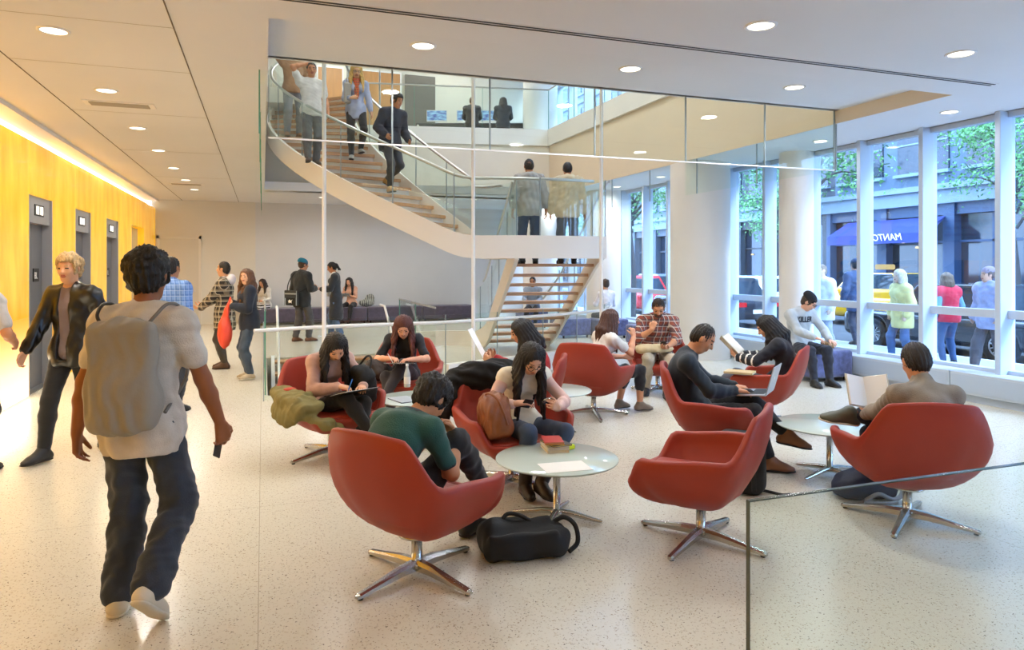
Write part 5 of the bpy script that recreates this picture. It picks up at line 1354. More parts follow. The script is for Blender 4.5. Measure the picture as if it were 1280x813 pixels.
G = person('blonde woman in a pale blue shirt and red scarf walking down the stairs', q, 288, .99, fem=True, pitch=(0, 2, 6), head=(22, 0, 0),
    hands={1: dict(t=(.10, .25, 1.08), dir=(-.9, .4, 0), palm=(0, -1, 0), curl=.6), -1: dict(t=(-.27, .06, .86))}, feet={1: dict(t=(.08, .05, .085)), -1: dict(t=(-.09, -.06, .23))},
    sk='#dda884', hair=('long', '#d8ac5e', .24, .02), top=dict(c='#aab2cf', i=.018, sleeve=1.75, hem=.08), bottom=dict(c='#26252a', i=.006), shoe='#b9b7b2', res=.012, seed=23,
    extra=lambda G: (blob('scarf', [cone(G['nb'] + V3(-.06, .03, .02), G['nb'] + V3(.06, .03, .02), .058, .058, 1, None, .04), cone(G['nb'] + V3(.0, .10, -.02), G['nb'] + V3(.0, .16, -.32), .06, .04, .55, (0, 1, 0), .03)], .013, plaid('red_scarf_cloth', '#c4452e', '#4a4440', '#e9a14a', 22), G['root'], fold=.006), eyeglasses(G)))
b = worn(G, 'tote_bag', 'grey tote bag under the arm of the blonde woman on the stairs', 'bag')
MB().rbox((.10, .10, 1.0), (.22, .19, 1.36), .02).build('bag_body', mat('taupe_canvas', '#a8a19a', .8), b); MB().tube([(.16, .12, 1.34), (.17, .08, 1.46), (.17, .0, 1.47), (.17, -.05, 1.35)], .01, 6).build('strap', mat('taupe_canvas', '#a8a19a', .8), b)
q = on_stair(488, 246)
G = person('dark-haired person in a navy jacket stepping down the lower part of the upper flight', q, 315, .97, pitch=(8, 14, 20), head=(16, -10, 0),
    hands={1: dict(t=(.24, .22, .95)), -1: dict(t=(-.24, .20, .92))}, feet={1: dict(t=(.08, .12, .10)), -1: dict(t=(-.08, -.20, .28), dir=(0, .9, -.4), up=(0, .4, .9))},
    sk='#b97f5c', hair=('messy', '#1c1310'), top=dict(c='#1f2436', i=.035, sleeve=1.9, hem=.08, name='navy_jacket'), bottom=dict(c='#33333a', i=.01), shoe='#c0904e', res=.013, seed=24)
# two men past the landing
p = at(662, 11.62); G = person('man in a grey hoodie and jeans standing at the landing with his back turned', (p.x, p.y, ZL - 2 * RLO), 96, 1.0, head=(8, 0, 0), sk='#c48c68', hair=('crop', '#15100d'), top=dict(c='#a3a19c', i=.035, sleeve=1.6, hem=.04, name='hoodie', hood=True, fold=.009), bottom=dict(c='#3c4b66', i=.022), res=.012, seed=31,
    hands={1: dict(t=(.28, .03, .88), curl=.5), -1: dict(t=(-.28, .03, .88), curl=.5)}, feet={1: dict(t=(.11, .1, .085)), -1: dict(t=(-.11, .1, .085))})
p = at(710, 11.62); G = person('man in a cream hooded jacket and grey trousers standing at the landing, back turned', (p.x, p.y, ZL - 2 * RLO), 92, .97, head=(8, 0, 0), sk='#b9805c', hair=('crop', '#15100d'), top=dict(c='#cfbf9f', i=.04, sleeve=1.9, hem=.04, name='cream_jacket', hood=True, fold=.010), bottom=dict(c='#575656', i=.02), res=.012, seed=32,
    hands={1: dict(t=(.28, .03, .85), curl=.5), -1: dict(t=(-.28, .03, .85), curl=.5)}, feet={1: dict(t=(.11, .1, .085)), -1: dict(t=(-.11, .1, .085))})
# upstairs at the computers
for (u, hs, lb, c_) in ((590, ('crop', '#6a5548'), 'seated short-haired person in dark clothes at the upper floor computers', '#33302f'), (629, ('long', '#2a201c', .2), 'seated long-haired person in dark clothes at the upper floor computers', '#2d3038')):
    p = at(u, 20.3)
    person(lb, (p.x, p.y, ZU), 92, .98, hipz=.58, pitch=(0, 4, 8), head=(6, 0, 0), hands={1: dict(t=(.16, .42, .80)), -1: dict(t=(-.16, .42, .80))}, feet={1: dict(t=(.1, .4, .085)), -1: dict(t=(-.1, .4, .085))}, sk='#c39070', hair=hs, top=dict(c=c_, sleeve=1.9, i=.03), bottom=dict(c='#26262a'), res=.018, seed=33)
    r = empty('desk_stool', (p.x, p.y, ZU), 0, 'round dark stool under the ' + lb.split(' in ')[0].replace('seated ', ''), 'stool'); MB().lathe([(0, .44), (.19, .44), (.2, .46), (.2, .49), (0, .5)]).build('seat', M_black, r); MB().lathe([(.2, 0), (.2, .02), (.03, .04), (.03, .44)]).build('stem', M_steel, r)

# ---- seated people of the lounge
HZS = .525
loc, a = chairp('green')
G = person('curly-haired man in a dark green t-shirt hunched forward in the nearest red chair', loc, a, .97, hipz=.40, hipy=-.03, hipx=-.10, pitch=(-30, 16, 60), head=(46, 6, 0),
    hands={1: dict(t=(.03, .27, .70), dir=(-.5, -.3, .9), palm=(-.3, -1, 0), curl=.75, pole=(.45, -.3, -1)), -1: dict(t=(-.12, .28, .69), dir=(.6, -.2, .75), palm=(.3, -1, 0), curl=.7, pole=(-.5, -.3, -1))},
    feet={-1: dict(t=(-.10, .58, .09), dir=(.1, 1, 0)), 1: dict(t=(.02, .54, .36), dir=(-.2, 1, -.3), up=(0, .4, 1), pole=(.2, .2, 1))},
    sk='#c58b62', hair=('curly', '#100c0a'), top=dict(c='#20524a', trim='#13181c', i=.014, ai=.013, sleeve=.72, fold=.005, hem=0), bottom=dict(c='#17181b', i=.014, fold=.007), shoe='#121214', res=.008, hres=.006, seed=41,
    extra=lambda G: (MB().tube([tuple(G['wr'][1] + (G['el'][1] - G['wr'][1]) * t) for t in (.10, .20)], .031, 14, cap=False, smooth=True).build('watch_band', M_black, G['root']), MB().lathe([(0, .006), (.018, .006), (.021, 0), (.02, -.004)], n=20, M=basis_local(G, 1)).build('watch_face', M_chrome, G['root'])))
# woman in glasses
def pinksleeves(c, up=1.85, i=.008):
    def f(G):
        m = mat('fabric_' + c.strip('#'), c, .85, var=.08, vscale=12, bump=.25, bscale=160)
        for q in (-1, 1): blob('sleeve', G['arm'](q, i, up), .009, m, G['root'], fold=.004, seed=q + 3)
    return f
loc, a = chairp('glasses')
G = person('black-haired woman in glasses and a cream blouse with pale pink sleeves, holding a small mirror', loc, a, .94, fem=True, hipz=.43, hipy=-.02, hipx=-.10, pitch=(-32, 12, 44), head=(40, 4, 0),
    hands={1: dict(t=(.06, .24, .66), dir=(-1, .35, .1), palm=(0, -.3, -1), curl=.35, pole=(.9, -.5, -.5)), -1: dict(t=(-.22, .33, .62), dir=(.7, .6, .5), palm=(.4, -1, 0), curl=.8, pole=(-.9, -.4, -.4))},
    feet={-1: dict(t=(-.06, .40, .12), dir=(-.1, 1, -.1)), 1: dict(t=(.02, .30, .09), dir=(.1, 1, 0), pole=(.1, 1, .2))},
    sk='#dba98a', hair=('long', '#0f0b0b', .30, .05), top=dict(c='#e9e1cd', i=.012, sleeve=.12, collar=.35, hem=0), bottom=dict(c='#33445f', i=.010, upto=1.75), shoe='#2c1c15', res=.009, hres=.006, seed=51,
    extra=lambda G: (pinksleeves('#dfb9ac')(G), eyeglasses(G)))
def boots(G, c, t0=.55):
    for q in (-1, 1): blob('boot_shaft', [cone(G['kn'][q] + (G['an'][q] - G['kn'][q]) * t0, G['an'][q], .055, .048, 1, None, .02)], .010, mat('shoe_' + c.strip('#'), c, .5, bump=.1, bscale=80), G['root'])
boots(G, '#2c1c15')
o = MB().lathe([(0, .004), (.034, .004), (.038, 0), (.038, -.006), (0, -.006)], n=28).build('hand_mirror', M_chrome); o.matrix_world = basis(G, (1, 0, 0), (0, .7, .7), G['palm'][-1] + V3(.02, -.02, .03)); prop(o, 'small round mirror compact in the left hand of the woman in glasses', 'mirror')
phone(G, G['palm'][1] + V3(-.01, .03, .025), (1, -.2, .2), (0, .8, .5), 'dark phone in the right hand of the woman in glasses')
b = worn(G, 'leather_bag', 'slouchy brown leather handbag on the lap of the woman in glasses', 'handbag')
M_brown = mat('tan_leather', '#8a4e26', .5, bump=.3, bscale=30, var=.2, vscale=10)
blob('bag_body', [rbx((.22, .20, .56), (.10, .14, .12), rr=.06, k=.05), ell((.21, .17, .67), (.10, .12, .07), k=.06), ell((.20, .28, .50), (.09, .08, .07), k=.05)], .010, M_brown, b, fold=.012, fsc=26, seed=4)
MB().tube(smooth_path([(.26, .10, .68), (.27, .20, .74), (.24, .30, .72), (.20, .34, .62), (.18, .36, .54)], 5), .009, 8).build('strap', M_brown, b)
# black coat over that chair
r = empty('draped_coat', loc, ang(a), 'big black coat thrown over the back of the chair of the woman in glasses', 'coat')
blob('coat', [ell((.0, -.42, .80), (.36, .10, .09), k=.08), ell((.15, -.44, .62), (.30, .09, .22), k=.08), ell((-.20, -.40, .66), (.16, .09, .18), k=.06), cone((.36, -.38, .72), (.47, -.26, .50), .085, .05, 1, None, .08), ell((.05, -.33, .78), (.24, .07, .10), k=.06)], .013, mat('black_wool', '#0d0d10', .9, bump=.2, bscale=60), r, fold=.016, fsc=20, seed=6)

# pink sweater, writing
loc, a = chairp('pink')
G = person('black-haired woman in a pink sweater and black leggings writing on a board in her lap', loc, a, .94, fem=True, hipz=.43, hipy=-.07, pitch=(-26, 16, 44), head=(46, 12, 4),
    hands={1: dict(t=(.06, .27, .64), dir=(-.6, .8, -.1), palm=(-.2, 0, -1), curl=.6, pole=(.8, -.6, -.5)), -1: dict(t=(-.14, .30, .62), dir=(.5, .9, 0), palm=(.2, 0, -1), curl=.4, pole=(-.8, -.5, -.5))},
    feet=crossed(1, y=-.04, up=(-.12, .52, .24), down=(-.10, .34, .09)),
    sk='#d9a482', hair=('long', '#120d0c', .26, .05), top=dict(c='#bd9585', i=.018, sleeve=1.9, hem=0), bottom=dict(c='#141416', i=.006), shoe='#15120f', res=.010, hres=.007, seed=52)
def board(G, c, w, l, x, y, lab, name='clipboard', top_=True):
    r = empty(name, (0, 0, 0), 0, lab, 'writing board'); r.matrix_world = basis(G, x, y, c)
    MB().rbox((-w / 2, -l / 2, -.006), (w / 2, l / 2, 0), .002).build('board', M_black, r)
    MB().box((-w / 2 + .008, -l / 2 + .008, 0), (w / 2 - .008, l / 2 - .008, .003)).build('paper_pad', M_paper, r); return r
board(G, (-.02, .38, .60), .34, .25, (1, .1, -.0), (0, 1, .28), 'white drawing pad on a black board under the hand of the pink sweater woman')
def pen(G, hand, col, lab, d=(-.2, .3, 1)):
    p0 = G['palm'][hand] + V3(0, .035, -.03); d = nrm(d)
    o = MB().tube([tuple(wpt(G, p0)), tuple(wpt(G, p0 + d * .14))], .0045, 8).build('pen', mat('pen_' + col.strip('#'), col, .4)); prop(o, lab, 'pen')
pen(G, 1, '#2c6fc0', 'blue pen in the hand of the pink sweater woman')
M_olive = mat('olive_canvas', '#7d7446', .85, var=.15, vscale=10, bump=.2, bscale=50)
r = empty('olive_jacket', loc, ang(a), 'olive green jacket piled over the side of the chair of the pink sweater woman', 'jacket')
blob('jacket', [ell((.35, .02, .55), (.13, .24, .055), k=.05), ell((.445, .05, .44), (.045, .25, .12), k=.05), ell((.33, .26, .50), (.13, .10, .06), k=.05), cone((.43, .20, .46), (.24, .40, .37), .055, .05, .6, (0, 0, 1), .05), cone((.24, .40, .37), (.06, .42, .28), .05, .035, .6, (0, 1, 0), .05), ell((.37, -.17, .57), (.10, .10, .05), k=.05), cone((.26, .12, .58), (.42, .24, .56), .03, .03, 1, None, .02)], .010, M_olive, r, fold=.012, fsc=30, seed=8)
blob('red_lining', [ell((.35, -.06, .602), (.06, .05, .020), k=.02)], .01, mat('red_lining', '#b8402e', .7), r)
r = empty('shoulder_bag', loc, ang(a), 'black bag standing in the chair beside the pink sweater woman', 'bag')
blob('bag_body', [rbx((-.22, .12, .60), (.09, .16, .15), rr=.06, k=.04), ell((-.22, .1, .72), (.08, .15, .06), k=.05)], .012, M_bagblack, r, fold=.01, fsc=22, seed=9)
MB().tube(smooth_path([(-.24, .24, .72), (-.28, .2, .84), (-.30, .08, .84), (-.26, .0, .74)], 5), .010, 8).build('strap', M_bagblack, r)

# auburn-haired woman in black
loc, a = chairp('auburn')
G = person('auburn-haired woman in a black t-shirt writing in the chair furthest back on the left', loc, a, .95, fem=True, hipz=.435, hipy=-.05, pitch=(-24, 14, 38), head=(40, -6, 0),
    hands={1: dict(t=(.10, .28, .67), dir=(-.7, .7, 0), palm=(0, 0, -1), curl=.6, pole=(.9, -.4, -.5)), -1: dict(t=(-.10, .30, .66), dir=(.7, .6, 0), palm=(0, 0, -1), curl=.4, pole=(-.9, -.4, -.5))},
    feet=crossed(-1, y=-.05, up=(.14, .50, .30), down=(.08, .36, .09)), sk='#dca384', hair=('long', '#54241a', .24, .05), top=dict(c='#16171d', i=.012, sleeve=.75, hem=0), bottom=dict(c='#2f2a30', i=.006), shoe='#a8824a', res=.011, hres=.008, seed=53)
board(G, (0, .38, .63), .32, .24, (1, 0, 0), (0, 1, .15), 'dark clipboard with white sheet held by the auburn-haired woman')
pen(G, 1, '#e8e8ea', 'white pen in the hand of the auburn-haired woman', (.5, .2, 1))
r = empty('shoulder_bag', loc, ang(a), 'dark brown fur-trimmed bag beside the auburn-haired woman in her chair', 'bag')
blob('bag_body', [ell((.24, .16, .52), (.13, .16, .10), k=.05), ell((.30, .2, .60), (.07, .1, .05), k=.05)], .013, mat('dark_brown_leather', '#2f221c', .6, bump=.4, bscale=40), r, fold=.012, fsc=30, seed=10)

# woman holding up a paper
loc, a = chairp('paper')
G = person('black-haired woman in a red top holding up a sheet of paper, behind the black coat', loc, a, .95, fem=True, hipz=.43, hipy=-.08, pitch=(-26, 4, 28), head=(22, -8, 0),
    hands={1: dict(t=(.10, .30, .78), dir=(-.2, .6, .8), palm=(-.8, 0, .3), curl=.6, pole=(.4, -.5, -1)), -1: dict(t=(-.10, .30, .76), dir=(.2, .7, .7), palm=(.6, 0, .3), curl=.6, pole=(-.6, -.5, -1))},
    feet={1: dict(t=(.1, .38, .085)), -1: dict(t=(-.1, .38, .085))}, sk='#dba682', hair=('long', '#14100f', .10, .02), top=dict(c='#b3252b', i=.018, sleeve=1.9, name='red_top'), bottom=dict(c='#1a1a1e'), res=.010, hres=.008, seed=54)
r = empty('paper_sheet', (0, 0, 0), 0, 'white sheet of paper held up by the woman in the red top', 'paper'); r.matrix_world = basis(G, (1, 0, 0), (0, .55, 1), (.0, .44, .93)); MB().box((-.105, -.15, -.001), (.105, .15, .001)).build('sheet', M_paper, r)

# woman in the white t-shirt, seen from behind
loc = at(756, dd(8.0))
G = person('brown-haired woman in a white t-shirt turned to talk to the plaid shirt man', (loc.x, loc.y, 0), 28, .93, fem=True, hipz=.43, hipy=.0, pitch=(-24, 10, 24), head=(8, 6, 0),
    hands={1: dict(t=(.10, .33, .86), dir=(-.2, -.1, 1), palm=(-1, 0, .2), curl=.7, pole=(.5, -.2, -1)), -1: dict(t=(-.10, .34, .60))},
    feet={1: dict(t=(.12, .40, .085)), -1: dict(t=(-.08, .26, .085))}, sk='#d79c7a', hair=('long', '#4a2c20', .22, -.05), top=dict(c='#dedad4', i=.014, sleeve=.62), bottom=dict(c='#22222a', i=.012, upto=1.5), shoe='#7d6f60', res=.010, hres=.008, seed=55)
# plaid shirt man
loc, a = chairp('plaid')
G = person('man in a red-brown plaid shirt holding a phone, one hand over his face', loc, a, 1.0, hipz=.475, hipy=-.06, pitch=(-12, 10, 28), head=(34, 0, 0), bw=1.04,
    hands={1: dict(t=(.09, .29, .84), dir=(-.35, -.2, 1), palm=(-.4, -1, 0), curl=.6, pole=(.6, .2, -1)), -1: dict(t=(-.10, .34, .62), dir=(.6, .8, 0), palm=(0, 0, 1), curl=.6, pole=(-.9, -.3, -.4))},
    feet={1: dict(t=(.16, .22, .085)), -1: dict(t=(-.08, .52, .085))}, sk='#c98e6a', hair=('short', '#281a13'), top=dict(c=M_plaids, i=.024, sleeve=1.2, fold=.007, hem=0, collar=.2), bottom=dict(c='#b3a894', i=.018), shoe='#26262b', res=.011, hres=.008, beard=True, seed=56)
phone(G, G['palm'][-1] + V3(.02, .02, .03), (1, 0, 0), (0, 1, .5), 'dark phone in the left hand of the plaid shirt man')
r = empty('canvas_bag', loc, ang(a), 'beige canvas bag lying in the lap of the plaid shirt man', 'bag'); blob('bag_body', [ell((.05, .28, .60), (.24, .13, .055), k=.05), ell((.20, .26, .585), (.1, .12, .06), k=.04)], .012, mat('beige_canvas', '#c9b893', .85, bump=.2), r, fold=.01, fsc=24, seed=11)

# laptop man
loc, a = chairp('laptop')
G = person('dark-haired man in a navy sweater and black trousers typing on a laptop with crossed legs', loc, a, .98, hipz=.44, hipy=-.08, pitch=(-34, -12, 18), head=(36, 0, 0),
    hands={1: dict(t=(.10, .20, .64), dir=(-.35, 1, -.1), palm=(0, 0, -1), curl=.35, pole=(.7, -.8, -.3)), -1: dict(t=(-.12, .22, .64), dir=(.3, 1, -.1), palm=(0, 0, -1), curl=.35, pole=(-.7, -.8, -.3))},
    feet={1: dict(t=(.13, .46, .09), dir=(.05, 1, 0)), -1: dict(t=(.10, .60, .30), dir=(.15, 1, -.15), up=(0, .2, 1), pole=(-.05, .4, 1))},
    sk='#cf9570', hair=('crop', '#1a130f'), top=dict(c='#1c2935', i=.015, sleeve=1.95, fold=.006, hem=0, collar=.25), bottom=dict(c='#121214', i=.012, fold=.007, upto=1.86), shoe='#7a4a28', sock='#1b1b1f', res=.009, hres=.006, seed=57)
def laptop(G, c, w, d_, yaw_, tilt, lab):
    r = empty('laptop', (0, 0, 0), 0, lab, 'laptop'); y = (math.sin(yaw_), math.cos(yaw_), .08); x = (math.cos(yaw_), -math.sin(yaw_), 0)
    r.matrix_world = basis(G, x, y, c)
    MB().rbox((-w / 2, -d_ / 2, 0), (w / 2, d_ / 2, .014), .004).build('keyboard_base', M_alu, r)
    MB().box((-w / 2 + .03, -.02, .0142), (w / 2 - .03, d_ / 2 - .02, .0152)).build('keyboard', M_black, r)
    M = Matrix.Translation((0, d_ / 2, .012)) @ Matrix.Rotation(-tilt, 4, 'X')
    MB().rbox((-w / 2, -.004, 0), (w / 2, .004, d_), .003, M=M).build('lid', M_alu, r)
    MB().box((-w / 2 + .012, -.0055, .015), (w / 2 - .012, -.0045, d_ - .012), M=M).build('screen', M_black, r)
    lg = MB(); Ml = M @ Matrix.Translation((0, .0048, d_ * .52)) @ Matrix.Rotation(-PI / 2, 4, 'X')
    pts = [(.017 * math.cos(t) * (1 - .10 * math.cos(2 * t)), .018 * math.sin(t) - .004 * (abs(math.cos(t)) < .25) * (1 if math.sin(t) > 0 else -.6)) for t in np.linspace(0, 2 * PI, 25)[:-1]]
    lg.prism(pts, 0, .0008, M=Ml); lg.prism([(.0, .021), (.006, .026), (.007, .033), (.001, .028)], 0, .0008, M=Ml); 
    lg.build('lid_mark', mat('white_mark', '#f2f4f6', .3), r); return r
M_alu = mat('silver_aluminium', '#c3c6ca', .32, .85)
laptop(G, (.0, .37, .605), .33, .23, .35, .35, 'silver laptop on the lap of the man in the navy sweater')

# striped sweater woman
loc, a = chairp('stripe')
G = person('black-haired woman in a navy sweater with white-striped sleeves reading an open book', loc, a, .94, fem=True, hipz=.435, hipy=-.08, pitch=(-32, -2, 26), head=(32, -14, 0),
    hands={1: dict(t=(.10, .28, .70), dir=(-.4, .8, .4), palm=(-.5, -.3, .8), curl=.5, pole=(.8, -.5, -.6)), -1: dict(t=(-.12, .28, .70), dir=(.4, .8, .4), palm=(.5, -.3, .8), curl=.5, pole=(-.8, -.5, -.6))},
    feet=crossed(-1, y=.02), sk='#dba686', hair=('long', '#0e0b0d', .22, 0), top=dict(c='#171a26', i=.020, sleeve=1.9, bands=('#e8e6e0',)), bottom=dict(c='#5d6070', i=.008), shoe='#a86a34', res=.010, hres=.008, seed=58)
def open_book(G, c, x, y, lab, w=.16, l=.23, op=.45):
    r = empty('open_book', (0, 0, 0), 0, lab, 'book'); r.matrix_world = basis(G, x, y, c)
    for q in (-1, 1):
        M = Matrix.Rotation(-q * op, 4, 'Y')
        MB().rbox((min(0, q * w), -l / 2, -.003), (max(0, q * w), l / 2, 0), .001, M=M).build('cover', mat('book_cover_pale', '#cfc8b4', .6), r)
        MB().rbox((min(0, q * (w - .006)), -l / 2 + .005, 0), (max(0, q * (w - .006)), l / 2 - .005, .012), .003, M=M).build('pages', M_paper, r)
open_book(G, (0, .40, .78), (1, 0, 0), (0, .75, .75), 'open book held by the woman in the striped-sleeve sweater', .17, .25)
b = at(925, dd(7.15)); book((b.x, b.y), ang(150), .2, .28, .02, .575, '#cdb68a', 'beige book lying on the arm of the striped sweater woman chair')
# man in the beanie
p = at(1001, 10.02)
G = person('man in a black beanie and pale lettered sweatshirt sitting on the cube seat', (p.x, p.y, 0), 284, .96, hipz=.515, hipy=-.02, pitch=(-12, 6, 20), head=(34, -34, 0),
    hands={1: dict(t=(.02, .34, .66), dir=(-.5, .8, -.2), curl=.5, palm=(0, 0, -1), pole=(.8, -.4, -.4)), -1: dict(t=(-.24, .30, .62), dir=(-.2, .9, -.3), curl=.5, palm=(0, 0, -1), pole=(-.8, -.4, -.4))},
    feet={1: dict(t=(.12, .45, .085)), -1: dict(t=(-.12, .45, .085))}, sk='#e0ac92', hair=('beanie', '#3a2a20', '#161a22'), top=dict(c='#b9c0c4', i=.022, sleeve=1.9, name='sweatshirt', collar=.25), bottom=dict(c='#1e2230'), res=.011, hres=.008, seed=59, extra=eyeglasses)
def chest_text(G, body, size, col, dz=0.0):
    to = text_mesh('lettering', body, size, mat('lettering_' + col.strip('#'), col, .8), G['root'], 'CENTER', 0, 0, .004); me = to.data
    n = len(me.vertices); co = np.empty(n * 3); me.vertices.foreach_get('co', co); co = co.reshape(n, 3)
    F = G['F2']; c = G['chest']; P = c + (np.stack([-co[:, 0], np.full(n, .30), co[:, 1] * 1.25 + dz], 1)) @ F.T; dr = F @ V3(0, -1, 0)
    for _ in range(40): P = P + dr * np.clip(field_at(G['top_prims'], P) - .006, -.01, .05)[:, None]
    me.vertices.foreach_set('co', P.ravel()); me.update()
chest_text(G, 'KILLER', .082, '#1b2230', .045)
p = at(1040, 9.75); r = empty('paper_bag', (7.85, 8.16, .44), .4, 'crumpled brown paper bag on the cube seat by the man in the beanie', 'paper bag'); blob('bag_body', [rbx((0, 0, .06), (.11, .07, .055), rr=.02, k=.02), ell((.1, .02, .04), (.07, .06, .035), k=.03)], .012, mat('kraft_paper', '#b08c62', .8, var=.15), r, fold=.014, fsc=40, seed=3)

# reading man seen from behind
loc, a = chairp('reader')
G = person('dark-haired man in a grey-brown shirt reading, seen from behind, one ankle on his knee', loc, a, .97, hipz=.43, hipy=-.06, hipx=.04, pitch=(-36, -14, 24), head=(24, -4, 0), bw=.90,
    hands={1: dict(t=(.06, .30, .60), dir=(-.4, .9, .3), palm=(-.6, 0, .5), curl=.6, pole=(.15, -.5, -1)), -1: dict(t=(-.16, .30, .62), dir=(.3, .9, .3), palm=(.6, 0, .5), curl=.6, pole=(-.15, -.5, -1))},
    feet={-1: dict(t=(-.10, .48, .085)), 1: dict(t=(-.24, .34, .62), dir=(-1, .15, .1), up=(-.1, -.3, 1), pole=(1, .6, .1))},
    sk='#c98e6a', hair=('short', '#1c1410'), top=dict(c='#8b8275', i=.014, sleeve=1.85, collar=.55, name='shirt', fold=.007), bottom=dict(c='#1f2a40', i=.016, upto=1.8), shoe='#565b52', res=.008, hres=.006, seed=60)
open_book(G, (-.13, .38, .76), (1, 0, 0), (0, .45, .9), 'open white magazine held by the reading man in the grey-brown shirt', .16, .23, .5)
# woman with hair bun, far
person('woman with a hair bun and white top seated far back by the column', (7.5, 14.48, 0), 110, .98, fem=True, hipz=.55, pitch=(4, 8, 12), head=(6, 0, 0), feet={1: dict(t=(.1, .45, .085)), -1: dict(t=(-.1, .45, .085))}, hands={1: dict(t=(.14, .36, .80)), -1: dict(t=(-.14, .36, .80))}, sk='#d9a482', hair=('bun', '#4a3a30'), top=dict(c='#e2dfe4', i=.016, sleeve=1.5), bottom=dict(c='#3a4250'), res=.015, seed=61)
person('black-haired person in a grey-blue top seated far behind the lower stair flight', (6.85, 17.55, 0), 262, 1.0, hipz=.55, pitch=(2, 6, 10), head=(10, 0, 0), feet={1: dict(t=(.1, .45, .085)), -1: dict(t=(-.1, .45, .085))}, hands={1: dict(t=(.14, .36, .72)), -1: dict(t=(-.14, .36, .72))}, sk='#a8714e', hair=('short', '#0e0b0b'), top=dict(c='#8b98aa', i=.016, sleeve=1.9), bottom=dict(c='#20222a'), res=.016, seed=62)
# ------------------------------------------------------------------ the street outside
M_walk = mat('sidewalk', '#9a9da0', .85, var=.08, vscale=2)
structure(MB().box((XW + .2, -12, -.25), (12.2, 60, -.02)).build('sidewalk', M_walk))
structure(MB().box((12.2, -12, -.3), (20.5, 60, -.12)).build('street', mat('asphalt', '#4b4f54', .9, var=.15, vscale=6)))
structure(MB().box((12.05, -12, -.3), (12.2, 60, -.015)).build('kerb', mat('granite_kerb', '#c3c6c8', .8)))
structure(MB().box((20.5, -12, -.25), (24, 60, -.02)).build('sidewalk_far', M_walk))
def outp(label, u, d, a, **k):
    p = at(u, d); k.setdefault('res', .018)
    return person(label, (p.x, p.y, -.02 if p.x < 12.2 or p.x > 20.5 else -.12), a, cat='person', **k)
outp('pedestrian in white passing outside the window left of the taxi', 1030, 13.2, 200, s=.97, sk='#d8b8a0', hair=('short', '#8a7a68'), top=dict(c='#dfe4e8', i=.04, sleeve=1.9, hem=.15), bottom=dict(c='#9aa7b8', i=.02), seed=71, feet={1: dict(t=(.1, .15, .085)), -1: dict(t=(-.1, -.15, .09))})
outp('man in a dark blue coat and cap walking outside before the taxi', 1071, 15.0, 95, s=1.04, sk='#c39a80', hair=('beanie', '#2a2a30', '#3a4a66'), top=dict(c='#33486a', i=.035, sleeve=1.9, hem=.15), bottom=dict(c='#232c40', i=.02), seed=72, feet={1: dict(t=(.1, .14, .085)), -1: dict(t=(-.1, -.14, .09))})
outp('pale-haired woman in a flared yellow jacket and jeans passing outside', 1128, 12.0, 185, s=.92, fem=True, sk='#d8b8a0', hair=('bob', '#cfc8b4'), top=dict(c='#d8d48e', i=.045, sleeve=1.9, hem=.16, name='yellow_jacket'), bottom=dict(c='#45658f', i=.02), seed=73, feet={1: dict(t=(.1, .12, .085)), -1: dict(t=(-.1, -.12, .09))})
outp('child-height pedestrian in a red vest and blue jeans standing outside', 1186, 11.7, 100, s=.89, sk='#d0a890', hair=('bob', '#7d6a58'), top=dict(c='#d8314a', i=.035, sleeve=.2, name='red_vest'), bottom=dict(c='#3b5a86', i=.008), seed=74, extra=lambda G: [blob('sleeve', G['arm'](q, .02, 1.9), .018, mat('fabric_6f9fb8', '#6f9fb8', .85), G['root']) for q in (-1, 1)])
outp('pedestrian in a grey cap and lilac jacket with a pale shawl, outside at the right', 1238, 11.0, 190, s=.94, sk='#c8a088', hair=('beanie', '#4a4a50', '#8a8496'), top=dict(c='#9aa6c8', i=.05, sleeve=1.9, hem=.1, name='lilac_jacket'), bottom=dict(c='#4a4a52', i=.03), seed=75, feet={1: dict(t=(.1, .2, .085)), -1: dict(t=(-.1, -.2, .09))})

